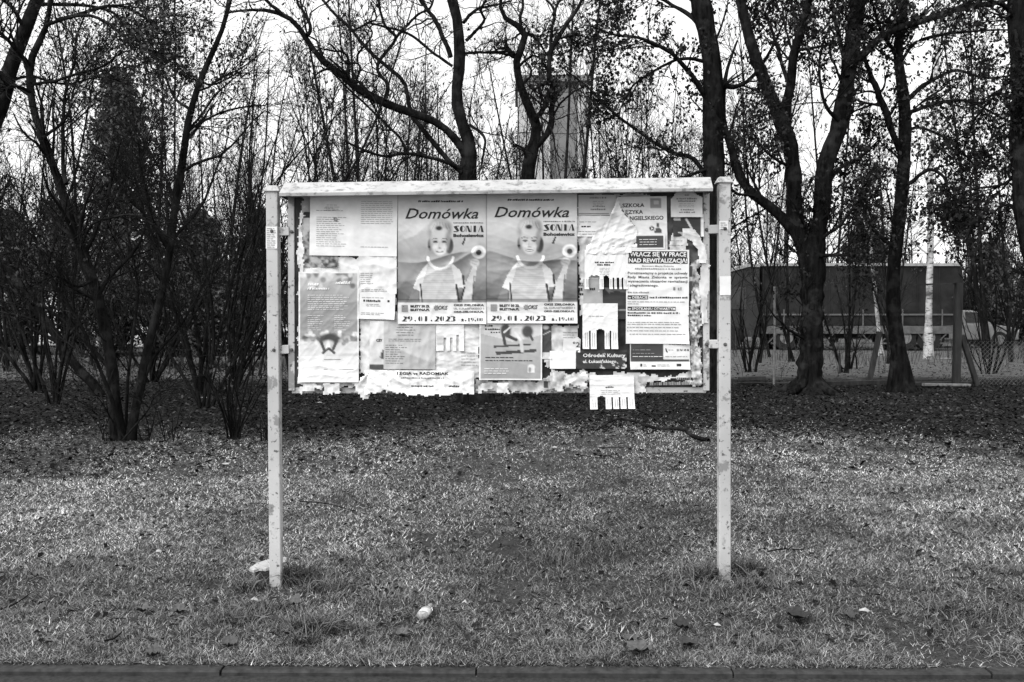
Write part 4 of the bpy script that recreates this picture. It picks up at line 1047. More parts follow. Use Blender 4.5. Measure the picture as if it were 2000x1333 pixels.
traced_tree('maple_tree', 'dark leaning trunk cut off by the right edge of the picture', (2050, 800), 14.0,
    [([(2052, 810, 50), (2040, 640, 44), (2018, 500, 42), (2004, 400, 41), (1996, 270, 40), (1993, 120, 40), (1988, 0, 40), (1980, -150, 30), (1970, -350, 12)], 14.0, 0)],
    [([(1985, 40), (1960, 10), (1930, 0), (1890, -30)], 14.0, (12, 5), -0.5), ([(1982, 60), (1990, 95), (2020, 120)], 13.9, (8, 3), -0.3),
     ([(1990, 330), (1960, 360), (1900, 370), (1850, 390)], 14.0, (7, 3), 0.7), ([(2000, 420), (1970, 400), (1930, 420)], 14.0, (6, 3), 0.6), ([(1985, 150), (1950, 180), (1900, 240), (1880, 300)], 14, (7, 3), 0.8)],
    104, [dict(MAPLE_SHOOTS[0], k=13)] + MAPLE_SHOOTS[1:], MAPLE_LEAF)

# bare twisted trees behind the board
CURL = [dict(k=9, t0=0.15, t1=1.0, L=(0.35, 1.3), ang=(0.5, 1.3), npts=8, wander=0.32, up=0.05, rr=0.5, rmin=0.006, sides=4),
        dict(k=5, t0=0.2, t1=1.0, L=(0.2, 0.6), ang=(0.4, 1.2), npts=5, wander=0.35, up=0.08, rr=0.55, rmin=0.0042, sides=3),
        dict(k=2, t0=0.3, t1=1.0, L=(0.1, 0.3), ang=(0.4, 1.1), npts=3, wander=0.3, up=0.1, rr=0.7, rmin=0.003, sides=3)]
traced_tree('twisted_tree', 'bare twisted tree with a long low limb reaching left above the board', (925, 772), 15.5,
    [([(930, 775, 50), (925, 600, 40), (918, 400, 36), (911, 346, 35), (916, 297, 29), (913, 257, 26), (897, 203, 22), (892, 149, 24), (900, 108, 23), (902, 67, 22), (892, 27, 20), (881, 0, 19), (860, -120, 14), (870, -300, 6)], 15.5, 0)],
    [([(912, 310, 18), (900, 285, 17), (878, 262, 15), (851, 240, 15), (805, 224, 16), (754, 200, 17), (716, 184, 16), (676, 157, 15), (640, 127, 13), (608, 95, 12), (595, 68, 11), (576, 46, 10), (549, 27, 9), (500, 20, 6), (440, 26, 4)], 15.5, 10, -0.9),
     ([(549, 27), (527, 8), (500, -20), (480, -60)], 14.7, (8, 4), -0.3), ([(600, 70), (608, 54), (592, 24), (580, 0), (575, -60)], 14.8, (8, 4), 0.4),
     ([(902, 338), (873, 311), (824, 251), (805, 227), (792, 194), (800, 178), (775, 146), (740, 119), (711, 89), (686, 59), (662, 35), (638, 11), (610, -30)], 15.4, (10, 5), 0.5),
     ([(900, 330), (878, 319), (838, 308), (794, 300), (751, 305), (713, 294), (676, 278)], 15.4, (9, 4), -0.5),
     ([(794, 300), (781, 270), (754, 243), (721, 211), (676, 170), (643, 135), (620, 110)], 15.2, (6, 3), -0.5),
     ([(753, 197), (758, 170), (738, 140), (740, 119)], 15.0, (7, 6), 0.5), ([(743, 116), (773, 76), (754, 54), (745, 30), (740, 5), (752, -40)], 15.7, (7, 4), 0.2),
     ([(773, 76), (786, 59), (819, 27), (838, 19), (850, -10)], 15.8, (6, 4), 0.1), ([(694, 162), (703, 135), (697, 124), (673, 121), (651, 92), (640, 86)], 15.0, (5, 3), -0.3),
     ([(698, 121), (700, 105), (716, 86), (727, 65), (716, 48)], 14.9, (5, 3), 0.1), ([(880, 112), (859, 59), (840, 25), (824, 0), (800, -50)], 15.5, (10, 6), 0.3),
     ([(884, 130), (838, 97), (797, 65), (754, 54), (720, 45)], 15.5, (6, 4), -0.3), ([(905, 45), (932, 19), (965, 11), (1000, 2)], 15.5, (7, 3), 0.4),
     ([(910, 80), (930, 60), (946, 40), (940, 20), (955, -10)], 15.5, (7, 4), -0.4), ([(918, 245), (946, 270), (943, 310), (935, 340)], 15.5, (6, 4), -0.5),
     ([(900, 105), (940, 103), (1000, 101)], 15.5, (6, 4), 0.2), ([(716, 184), (740, 225), (760, 260)], 15.0, (4, 3), -0.3), ([(690, 60), (720, 45), (735, 36), (725, 5)], 15.7, (5, 3), .3),
     ([(640, 127), (625, 100), (618, 80), (600, 70)], 14.8, (5, 3), .3)],
    105, [dict(CURL[0], only_limbs=1)] + CURL[1:])
traced_tree('twisted_tree', 'bare tree with two wavy stems standing in front of the concrete tower', (1036, 772), 16.5,
    [([(1030, 775, 42), (1028, 600, 34), (1030, 420, 30), (1032, 344, 28), (1037, 311, 25), (1050, 275, 22), (1043, 239, 19), (1032, 206, 17), (1018, 176, 16), (1013, 137, 14), (1002, 110, 13), (1010, 91, 13), (1026, 66, 14), (1010, 44, 13), (988, 36, 9), (975, 10, 6), (980, -40, 4)], 16.5, 0)],
    [([(1046, 285, 14), (1070, 261, 13), (1079, 234, 12), (1076, 206, 11), (1083, 184, 11), (1075, 160, 10), (1073, 110, 10), (1090, 77, 9), (1109, 44, 8), (1134, 8, 6), (1160, -60, 4)], 16.5, 10, -0.5),
     ([(1046, 235), (1050, 228), (1065, 203), (1073, 176)], 16.4, (11, 8), -0.3), ([(1075, 160), (1058, 167), (1040, 178), (1035, 195)], 16.2, (6, 3), -0.2),
     ([(1003, 108), (990, 92), (988, 80)], 16.5, (10, 5), .2), ([(1018, 60), (1015, 36), (1022, 10), (1019, -40)], 16.5, (8, 4), .3), ([(1073, 120), (1077, 60), (1082, 20), (1066, 0)], 16.3, (7, 4), .4),
     ([(1032, 320), (1020, 290), (1003, 283)], 16.5, (6, 3), -.4), ([(1014, 130), (1040, 110), (1060, 118)], 16.5, (6, 3), -.4), ([(1024, 62), (1050, 80), (1066, 104)], 16.5, (6, 4), .4), ([(1092, 75), (1120, 70), (1140, 72)], 16.3, (5, 3), .4),
     ([(1080, 30), (1100, -10), (1150, -60)], 16.3, (6, 3), .4), ([(1005, 112), (980, 105), (940, 104)], 16.5, (6, 3), -.3)],
    106, [dict(CURL[0], k=7)] + CURL[1:], dict(on=[(1, 2, 0.03), (2, 1, 0.03)], size=(0.05, 0.09), tone=(0.008, 0.045), clump=2, spread=0.03, keep=lambda p, rng: (np.abs(p[:, 2] - 5.6) < .55) & (p[:, 0] > .35) | (fbm(p[:, 0] * 2, p[:, 2] * 2, 2) > .78)))

# left group: shrubby trees 11 m away
SHRUB = [dict(k=10, t0=0.25, t1=1.0, L=(0.4, 1.5), ang=(0.35, 1.1), npts=8, wander=0.15, up=0.12, rr=0.45, rmin=0.0055, sides=4),
         dict(k=5, t0=0.15, t1=1.0, L=(0.2, 0.7), ang=(0.35, 1.0), npts=4, wander=0.17, up=0.06, rr=0.55, rmin=0.0035, sides=3),
         dict(k=3, t0=0.2, t1=1.0, L=(0.1, 0.3), ang=(0.4, 1.1), npts=2, wander=0.14, up=0.02, rr=0.7, rmin=0.0025, sides=3)]
SHRUB_LEAF = dict(on=[(2, 1, 0.02), (1, 1, 0.02)], size=(0.025, 0.055), tone=(0.015, 0.06), clump=2, spread=0.03, keep=lambda p, rng: (fbm(p[:, 0] / 0.7 + 3, p[:, 2] / 0.7, 2) + 0.05 * (p[:, 2] - 3.3) + rng.normal(size=len(p)) * .05) > 0.53)
traced_tree('shrubby_tree', 'large many-stemmed dark shrub tree in the left foreground', (240, 860), 10.9,
    [([(236, 866, 26), (218, 731, 22), (207, 653, 22), (187, 567, 21), (156, 485, 20), (129, 400, 18), (108, 340, 16), (84, 270, 15), (69, 234, 14), (60, 180, 14), (58, 126, 14), (72, 99, 11), (90, 54, 10), (99, 0, 9), (112, -100, 6)], 10.9, -0.4),
     ([(250, 864, 18), (264, 790, 15), (273, 750, 15), (304, 614, 15), (331, 497, 15), (343, 403, 15), (351, 360, 15), (363, 270, 14), (375, 210, 13), (390, 159, 12), (414, 105, 11), (432, 60, 9), (450, 0, 8), (470, -90, 5)], 10.9, 0.5)],
    [([(58, 128), (39, 105), (12, 75), (-20, 50)], 10.6, (10, 6), -0.4), ([(130, 360, 9), (125, 345, 8), (123, 270, 7), (129, 180, 6), (147, 120, 5), (150, 75, 4), (170, 20, 3)], 10.7, 8, 0.4),
     ([(60, 180), (30, 168), (0, 172), (-30, 165)], 10.5, (7, 5), -0.4), ([(66, 165), (110, 158), (160, 142), (200, 130), (240, 100)], 10.5, (7, 3), -0.6),
     ([(90, 50), (160, 30), (210, 45), (250, 78), (300, 100), (360, 112)], 10.4, (7, 3), -0.6), ([(112, 40), (150, 30), (210, 12), (260, 20), (300, 50), (330, 70)], 10.4, (8, 3), 0.7),
     ([(360, 280), (385, 250), (400, 235), (450, 215), (510, 205)], 11.2, (7, 3), 0.5), ([(372, 215), (340, 190), (320, 140), (300, 100)], 11.1, (6, 3), 0.6),
     ([(156, 485), (180, 440), (220, 425), (260, 420), (300, 440), (340, 470)], 10.8, (6, 3), -0.5), ([(180, 550), (150, 560), (110, 540), (60, 560)], 10.8, (6, 3), -0.7),
     ([(236, 856), (225, 800), (195, 720), (160, 640), (110, 560), (70, 470), (40, 380)], 10.8, (9, 4), -0.6), ([(255, 850), (275, 780), (300, 700), (350, 640), (395, 560), (420, 500)], 11, (7, 3), 0.5),
     ([(245, 860), (250, 740), (262, 640), (270, 560), (255, 480), (240, 400)], 11, (7, 3), 0.6), ([(331, 497), (300, 430), (280, 350), (270, 280)], 11.1, (6, 3), -.5), ([(390, 160), (420, 165), (470, 140)], 11.3, (5, 3), .4),
     ([(245, 858), (215, 815), (208, 790)], 10.8, (4, 2), -.2), ([(240, 860), (290, 800), (300, 770)], 10.8, (4, 2), -.3), ([(84, 270), (130, 230), (150, 160), (200, 90)], 10.6, (6, 3), .5)],
    107, [dict(SHRUB[0], k=15, L=(.5, 1.9)), dict(SHRUB[1], k=6), SHRUB[2]], SHRUB_LEAF, cat='shrub')
traced_tree('leaning_tree', 'dark trunk leaning far to the left behind the large shrub', (191, 776), 16.3,
    [([(196, 780, 22), (164, 735, 18), (117, 672, 17), (78, 614, 18), (23, 536, 15), (-30, 470, 12), (-80, 380, 8)], 16.3, 0)],
    [([(211, 716), (168, 669), (117, 622), (66, 575), (40, 500), (20, 440)], 16.3, (9, 4), .4), ([(78, 614), (60, 570), (35, 500), (10, 440)], 16.3, (8, 4), .5), ([(117, 672), (150, 640), (190, 600), (230, 520)], 16.3, (7, 3), -.6)],
    108, [dict(SHRUB[0], k=8), dict(SHRUB[1], k=3)])
traced_tree('broad_tree', 'thick trunk crossing the top left corner of the picture', (-60, 850), 12.0,
    [([(-70, 860, 50), (-62, 600, 42), (-50, 400, 38), (-30, 270, 32), (6, 195, 28), (24, 129, 27), (45, 75, 26), (72, 0, 24), (110, -120, 20), (130, -330, 8)], 12.0, 0)],
    [([(40, 85), (60, 30), (110, -20), (200, -40), (300, 0)], 12, (9, 4), .6), ([(15, 160), (60, 150), (130, 165), (200, 150), (260, 170)], 12, (6, 3), .8), ([(50, 60), (20, 10), (-20, -30)], 12, (9, 5), -.5), ([(70, 10), (150, 10), (220, 25), (280, 90), (350, 130)], 12, (8, 3), .7)],
    109, SHRUB, SHRUB_LEAF)
def fan(name, label, base, Y, n, seed, h=(2.0, 3.4), spread=0.5, lean=0.0, w=4.0, sh=None, leaf=None, group=None):
    rng = np.random.default_rng(seed)
    tr = []
    ppm = F_PX / Y
    for k in range(n):
        a = rng.normal() * spread + lean; H = rng.uniform(*h) * ppm; x0 = base[0] + rng.normal() * 5
        w_ = w * rng.uniform(.6, 1.25); cv = rng.normal() * .20; tr.append(([(x0, base[1] + 4, w_), (x0 + a * H * .2 + cv * H * .3, base[1] - H * .3, w_ * .85), (x0 + a * H * .55 + cv * H * .3, base[1] - H * .65, w_ * .65), (x0 + a * H * (.9 + rng.normal() * .2), base[1] - H, w_ * .3)], Y, w, rng.normal() * .5))
    return traced_tree(name, label, base, Y, tr, [], seed, sh if sh is not None else [dict(SHRUB[0], k=5, rmin=0.004, L=(0.2, 0.9)), dict(SHRUB[1], k=3)], leaf, cat='shrub', group=group, flare=1.2, sides=5)
fan('shrub', 'small fan-shaped bare shrub just left of the left post', (460, 856), 10.95, 17, 120, (0.7, 1.7), 0.30, 0.02, 4.0, [dict(SHRUB[0], k=3, L=(0.15, 0.6), rmin=0.003, up=0.2), dict(SHRUB[1], k=2, L=(.1, .3))])
fan('shrub', 'bare shrub with three dark stems behind the left shrubs', (392, 768), 16.5, 7, 121, (1.5, 3.0), 0.25, -.1, 9)
fan('shrub', 'tall bare shrub near the left edge of the picture', (78, 768), 16.8, 9, 122, (2.0, 4.0), 0.2, 0, 8, leaf=None)
fan('tall_shrub', 'tall willow-like shrub sweeping right behind the left post', (455, 758), 17.8, 16, 123, (3.4, 6.4), 0.26, 0.30, 5, [dict(SHRUB[0], k=9, L=(0.5, 1.6), ang=(.2, .6)), dict(SHRUB[1], k=4), dict(SHRUB[2], k=2)])
fan('tall_shrub', 'tall dense bare shrub behind the left end of the board', (575, 752), 19.0, 14, 124, (3.0, 6.0), 0.30, 0.16, 5, [dict(SHRUB[0], k=9, L=(0.5, 1.6), ang=(.2, .6)), dict(SHRUB[1], k=4), dict(SHRUB[2], k=2)])
fan('tall_shrub', 'tall dark shrub between the left foreground stems', (300, 750), 19.5, 11, 125, (1.8, 3.4), 0.35, 0.0, 6, [dict(SHRUB[0], k=9, L=(0.5, 1.6), ang=(.2, .7)), dict(SHRUB[1], k=5), dict(SHRUB[2], k=2)])

fan('tall_shrub', 'tall bare many-stemmed shrub leaning over the upper left corner', (110, 790), 14.6, 6, 126, (4.0, 6.6), 0.30, -0.05, 6, [dict(SHRUB[0], k=15, L=(0.9, 2.6), ang=(.4, 1.1), up=-.05, wander=.2), dict(SHRUB[1], k=6), dict(SHRUB[2], k=3)], dict(on=[(2, 1, .02)], size=(.03, .06), tone=(.01, .05), clump=2, spread=.03, keep=patchy(.8, .52)))
fan('tall_shrub', 'tall bare shrub with fine arching twigs left of the board', (400, 800), 14.2, 7, 127, (3.6, 6.4), 0.34, 0.12, 6, [dict(SHRUB[0], k=15, L=(0.9, 2.6), ang=(.4, 1.1), up=-.05, wander=.2), dict(SHRUB[1], k=6), dict(SHRUB[2], k=3)], dict(on=[(2, 1, .02)], size=(.03, .06), tone=(.01, .05), clump=2, spread=.03, keep=patchy(.8, .55)))
fan('tall_shrub', 'slender bare shrub behind the middle of the board roof', (700, 760), 18.5, 10, 128, (4.5, 6.6), 0.22, 0.0, 5, [dict(SHRUB[0], k=12, L=(0.6, 1.8), ang=(.2, .7)), dict(SHRUB[1], k=5), dict(SHRUB[2], k=2)])
fan('tall_shrub', 'slender bare shrub behind the right half of the board roof', (1200, 756), 19.0, 9, 129, (4.2, 6.2), 0.22, 0.0, 5, [dict(SHRUB[0], k=12, L=(0.6, 1.8), ang=(.2, .7)), dict(SHRUB[1], k=5), dict(SHRUB[2], k=2)])

# white-barked birch and a thin leaning one
traced_tree('birch_tree', 'slim birch with white black-flecked bark behind the fence', (1815, 704), 29.0,
    [([(1813, 706, 15), (1814, 600, 13), (1817, 500, 12), (1818, 420, 11), (1819, 330, 10), (1826, 200, 9), (1832, 60, 7), (1836, -60, 5), (1840, -200, 3)], 29.0, 0)],
    [([(1817, 500), (1780, 470), (1750, 430)], 29, (5, 2), .5), ([(1818, 490), (1850, 450), (1870, 400)], 29, (5, 2), -.5), ([(1819, 380), (1800, 320), (1790, 250)], 29, (5, 2), -.5), ([(1822, 300), (1850, 240), (1870, 160)], 29, (5, 2), .5)],
    130, [dict(SHRUB[0], k=8, L=(.6, 2.2), rmin=.008), dict(SHRUB[1], k=4, rmin=.006)], bark=M_BIRCH)
traced_tree('leaning_birch', 'thin pale birch stem leaning between the two maples', (1720, 690), 31.0,
    [([(1722, 694, 8), (1716, 640, 7.5), (1710, 580, 7), (1702, 498, 6.5), (1697, 440, 5), (1690, 330, 4), (1690, 200, 2)], 31.0, 0)],
    [([(1699, 470), (1690, 440), (1676, 410)], 31, (3, 2), .4)], 131, [dict(SHRUB[0], k=6, L=(.4, 1.3), rmin=.007)], bark=M_BIRCH)

# ------------------------------------------------------------------ thicket of saplings: a few plants grown, then copied one by one
def sapling_meshes(seed, H, leafy):
    rng = np.random.default_rng(seed)
    k = NP; t = np.linspace(0, 1, k)[:, None]
    st = []
    ns = 1 + seed % 3
    for j in range(ns):
        lean = rng.normal(size=2) * 0.10
        p = np.hstack([t * lean[0] * H + 0.06 * H * .3 * np.sin(t * rng.uniform(3, 6) + j) + (rng.normal() * .12), t * lean[1] * H + rng.normal() * .12, t * H * rng.uniform(.75, 1)])
        st.append(p)
    A = np.stack(st); R = np.linspace(0.055, 0.012, k)[None] * np.ones((ns, 1)) * rng.uniform(.7, 1.2, (ns, 1))
    g = Geo(); v, f = tubes(A, R, 6); g.add(v, f)
    stem = g
    g = Geo()
    C1, R1 = spawn(rng, A, R, 22 // ns + 8, 0.15, 1.0, (0.8, 2.6), (0.3, 0.75), 8, 0.09, 0.10, 0.35, 0.008); v, f = tubes(C1, R1, 4); g.add(v, f)
    C2, R2 = spawn(rng, C1, R1, 6, 0.15, 1.0, (0.4, 1.2), (0.3, 0.9), 5, 0.11, 0.08, 0.5, 0.0055); v, f = tubes(C2, R2, 3); g.add(v, f)
    C3, R3 = spawn(rng, C2, R2, 2, 0.2, 1.0, (0.2, 0.6), (0.3, 0.9), 3, 0.1, 0.05, 0.6, 0.0045); v, f = tubes(C3, R3, 3); g.add(v, f)
    lf = None
    if leafy:
        pos = np.concatenate([along(rng, C2, leafy, .3, 1, .04), along(rng, C3, 1, .3, 1, .03)])
        pos = pos[fbm(pos[:, 0] / .9 + seed, pos[:, 2] / .9, 2) > 0.54]
        v, f, tn = leaves_at(rng, pos, (0.05, 0.12), (0.015, 0.07), 0.8, .45); lf = Geo(); lf.add(v, f, tn)
    return stem, g, lf
SAP = []
for j, (H, lf) in enumerate(((9.5, 2), (8.0, 1), (11.0, 2), (7.0, 3), (10.0, 0), (6.0, 2))):
    a, b, c = sapling_meshes(200 + j, H, lf)
    M = []
    for nm, g, mm in (('stem', a, M_BARK_GREY), ('twigs', b, M_TWIG), ('leaves', c, M_LEAF)):
        if g is None: continue
        me = mesh_from(nm, np.concatenate(g.v), [np.concatenate(q).astype(np.int32) for q in g.f.values()], nm != 'leaves', np.concatenate(g.t) if g.t else None)
        me.materials.append(mm); M.append((nm, me))
    SAP.append(M)
def sapling(k, x, y, rz, sc, label, group, name='sapling'):
    o = empty(name, (x, y, float(gh(x, y)) - 0.03)); o.rotation_euler = (0, 0, rz); o.scale = (sc, sc, sc)
    tag(o, label, 'sapling', group)
    for nm, me in SAP[k]:
        c = child_mesh(nm, me, o)
        if nm != 'stem': c['kind'] = 'stuff'
    return o
rng = np.random.default_rng(400)
n_s = 0
for row, (Y0, dx, sc0) in enumerate(((23.5, 1.4, .72), (28.2, 1.2, .88), (33.0, 1.2, 1.0), (42.0, 1.5, 1.15), (50.0, 2.2, 1.3))):
    W = Y0 * 0.68 + 2
    x = -W
    while x < W:
        x += dx * rng.uniform(.55, 1.45)
        xs = x / Y0 * F_PX + 1000
        yy = Y0 + rng.uniform(-1.8, 1.8)
        if 1400 < xs < 2010 and (row < 2 and rng.random() < 0.3 or row > 2 and rng.random() < .4): continue           # the yard with the lorry is more open
        if 985 < xs < 1175 and rng.random() < .45: continue
        if 31 < yy < 38.5 and (-40 < xs < 640 or 1380 < xs < 2010): continue    # the parked vehicles stand here
        sapling(int(rng.integers(0, 6)), x, yy, rng.uniform(0, 6.28), sc0 * rng.uniform(.75, 1.2),
                'slender bare sapling in the dense thicket behind the notice board', 'saplings in the thicket'); n_s += 1

for k in range(18):                                                     # tall fine-twigged ones
    yy = [29.5, 41.0, 45.0][k % 3] + rng.uniform(-1, 1); x = (-.6 + 1.2 * (k + rng.uniform(-.4, .4)) / 17) * yy
    sapling(int(rng.choice([0, 2, 4])), x, yy, rng.uniform(0, 6.28), rng.uniform(1.2, 1.55), 'tall fine-twigged young tree standing out above the thicket', 'tall young trees in the thicket', 'young_tree')
# far wood beyond: one mass
def far_wood():
    rng = np.random.default_rng(55); g = Geo()
    n = 230; Yv = rng.uniform(68, 105, n); X = rng.uniform(-.8, .8, n) * Yv; H = rng.uniform(4, 10, n)
    t = np.linspace(0, 1, 6)
    A = np.stack([X[:, None] + rng.normal(size=(n, 1)) * .5 * t, Yv[:, None] + 0 * t, H[:, None] * t - .1], -1); R = np.linspace(.13, .03, 6)[None] * np.ones((n, 1))
    v, f = tubes(A, R, 4); g.add(v, f)
    C1, R1 = spawn(rng, A, R, 12, .12, 1, (1.0, 3.4), (.4, 1.0), 5, .12, .1, .5, .03); v, f = tubes(C1, R1, 3); g.add(v, f)
    C2, R2 = spawn(rng, C1, R1, 6, .2, 1, (.5, 1.7), (.4, 1.0), 2, .12, .05, .6, .022); v, f = tubes(C2, R2, 3); g.add(v, f)
    o = g.obj('distant_wood', M_TWIG_PALE, None); tag(o, 'far-off bare winter wood behind the thicket', kind='stuff')
far_wood()

# evergreens
def conifer(label, base, Y, H, Rb, seed, top_px=None, name='conifer'):
    rng = np.random.default_rng(seed)
    b = P(base[0], base[1], Y); b[2] = gh(b[0], b[1])
    root = empty(name, b); tag(root, label, 'conifer')
    t = np.linspace(0, 1, NP)[:, None]
    A = (np.hstack([0 * t, 0 * t, t * H]) + b + np.hstack([0.1 * np.sin(t * 5), 0.1 * np.cos(t * 4), 0 * t]))[None]; R = np.linspace(H * .016, .015, NP)[None]
    g = Geo(); v, f = tubes(A, R, 8); g.add(v, f); g.obj('trunk', M_BARK, root)
    K = int(H * 42); tt = rng.uniform(.04, 1.0, K) ** .9; a = rng.uniform(0, 6.28, K)
    L = Rb * (1 - tt) ** .75 * rng.uniform(.6, 1.15, K) + .25
    d = np.stack([np.cos(a), np.sin(a), -.15 + .55 * tt], -1)
    s = np.linspace(0, 1, 6)[None, :, None]
    C = (b + np.stack([0 * tt, 0 * tt, tt * H], -1))[:, None, :] + d[:, None, :] * L[:, None, None] * s
    C[:, :, 2] += -.22 * L[:, None] * np.sin(np.linspace(0, 1, 6) * 3.0)[None]
    R1 = np.linspace(.022, .006, 6)[None] * np.ones((K, 1)); g = Geo(); v, f = tubes(C, R1, 3); g.add(v, f); g.obj('branches', M_TWIG, root)
    pos = along(rng, C, 32, .1, 1, .14); dr = rng.normal(size=pos.shape)
    v, f, tn = leaves_at(rng, pos, (0.14, 0.36), (0.025, 0.12), .3, .32); g = Geo(); g.add(v, f, tn); g.obj('needles', M_NEEDLE, root, False)
conifer('dark spruce with a broad top in the left background', (240, 690), 38.0, 10.2, 2.7, 61)
conifer('shorter dark spruce left of the broad one', (130, 690), 41.0, 5.8, 2.4, 62)
conifer('low dark spruce at the left edge of the background', (20, 690), 43.0, 5.6, 2.6, 63)
conifer('low dark spruce right of the broad one, behind bare stems', (390, 690), 41.0, 5.4, 2.4, 64)
conifer('small dark spruce behind the leftmost frame bar', (505, 690), 44.0, 5.8, 2.4, 65)
conifer('small dark spruce near the right edge behind the pale car', (1935, 690), 46.0, 4.6, 2.6, 66)
conifer('dark rounded spruce behind the lorry', (1690, 690), 52.0, 6.4, 2.6, 67)
def hedge_bush(label, base, Y, H, W, seed, group='dark bushes at the back of the yard'):
    rng = np.random.default_rng(seed); b = P(base[0], base[1], Y); b[2] = gh(b[0], b[1])
    root = empty('evergreen_bush', b); tag(root, label, 'bush', group)
    N = 12; t = np.linspace(0, 1, NP)[None, :, None]; a = rng.uniform(0, 6.28, N); l = rng.uniform(.1, .5, N)
    e = np.stack([np.cos(a) * l * W, np.sin(a) * l * W, np.full(N, H) * rng.uniform(.6, 1, N)], -1)
    A = b + e[:, None] * t; R = np.linspace(.04, .01, NP)[None] * np.ones((N, 1)); g = Geo(); v, f = tubes(A, R, 5); g.add(v, f); g.obj('stems', M_BARK, root)
    C, CR = spawn(rng, A, R, 44, .1, 1, (.4, 1.4), (.3, 1.0), 5, .2, .12); v, f = tubes(C, CR, 3); g = Geo(); g.add(v, f); g.obj('twigs', M_TWIG, root)
    v, f, tn = leaves_at(rng, along(rng, C, 8, .2, 1, .12), (.06, .16), (.02, .09), .4, .45); g = Geo(); g.add(v, f, tn); g.obj('leaves', M_LEAF, root, False)
for k, (bx, Y, H, W) in enumerate(((-10, 39.5, 3.0, 2.2), (95, 40, 2.6, 2.0), (190, 41, 3.4, 2.4), (300, 40, 3.0, 2.2), (430, 41, 3.2, 2.2), (545, 40, 2.8, 2.0), (640, 42, 3, 2), (1450, 46, 3.6, 2.4), (1560, 47, 3.2, 2.2), (1800, 47, 3.4, 2.4), (1900, 44, 3.0, 2.4), (1990, 42, 3.0, 2.2), (1330, 46, 3.2, 2.2), (-130, 36, 3.2, 2.4), (-280, 33, 3.0, 2.4), (2120, 38, 3.0, 2.4), (2260, 34, 3.2, 2.4))):
    hedge_bush('dark leafy bush in the row at the back of the yard', (bx, 690), Y, H, W, 300 + k)

# a nearer dark row on the left, in front of the parked cars
for k, (bx, Y, H, W, lb) in enumerate(((30, 27.0, 2.6, 1.8, 'dense dark bush at the left edge in front of the van'), (150, 28.0, 2.0, 1.5, 'dark bush in front of the white van, right of the leaning trunk'), (225, 25.5, 2.3, 1.6, 'dark bush between the two stems of the large shrub'), (330, 26.5, 2.6, 1.8, 'dense dark bush in front of the white car at the left'), (410, 25.0, 2.2, 1.6, 'dark bush above the small fan-shaped shrub'), (475, 27.5, 2.4, 1.6, 'dark bush just left of the left post'), (600, 27.5, 2.6, 1.8, 'dark bush behind the left end of the board'))):
    hedge_bush(lb, (bx, 720), Y, H, W, 330 + k, None)

for k, (bx, by, lb) in enumerate(((205, 862, 'sprouting thin shoots left of the large shrub foot'), (285, 866, 'thin shoots just right of the large shrub foot'), (335, 868, 'thin bare shoots between the two left shrubs'), (520, 850, 'few thin shoots beside the left post behind the lawn'))):
    fan('young_shoots', lb, (bx, by), 10.8, 8, 700 + k, (.15, .5), .35, 0, 2.0, [dict(SHRUB[0], k=2, L=(.05, .2), rmin=.002)])

fan('shrub', 'thin bare shrub in front of the pale car at the right', (1932, 742), 22.0, 9, 140, (1.2, 2.6), 0.25, 0, 4)
fan('shrub', 'thin bare shrub in front of the lorry cab', (1462, 742), 22.5, 10, 141, (1.4, 3.2), 0.2, 0, 4)
fan('shrub', 'thin bare shrub in front of the lorry between the two maples', (1660, 735), 23.5, 7, 142, (1.0, 2.2), 0.2, 0, 4)
# ------------------------------------------------------------------ concrete tower far behind
def tower():
    Y = 58.0
    c0 = P(1012, 160, Y); c1 = P(1150, 160, Y); x0, x1, H = c0[0], c1[0], c0[2]
    root = empty('concrete_tower', ((x0 + x1) / 2, Y, 0)); tag(root, 'pale grey concrete tower block rising far behind the wavy tree', 'tower')
    xm = x0 + (x1 - x0) * .46; xr = x0 + (x1 - x0) * .84
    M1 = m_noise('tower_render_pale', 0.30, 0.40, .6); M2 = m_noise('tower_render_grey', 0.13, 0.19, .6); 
    nst = 5; h = H / nst
    for k in range(nst):                                             # storey-high wall panels with open joints
        MB().box(x0, xm - .02, Y, Y + 7, k * h + .02, (k + 1) * h - .02).build('wall_panel', M1, root)
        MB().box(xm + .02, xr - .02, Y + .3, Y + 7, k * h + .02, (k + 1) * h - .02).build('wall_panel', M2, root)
        MB().box(xr + .02, x1, Y, Y + 7, k * h + .02, (k + 1) * h - .02).build('wall_panel', M1, root)
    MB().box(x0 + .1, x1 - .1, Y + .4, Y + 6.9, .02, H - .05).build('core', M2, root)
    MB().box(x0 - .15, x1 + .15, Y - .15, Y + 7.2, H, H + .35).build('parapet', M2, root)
tower()

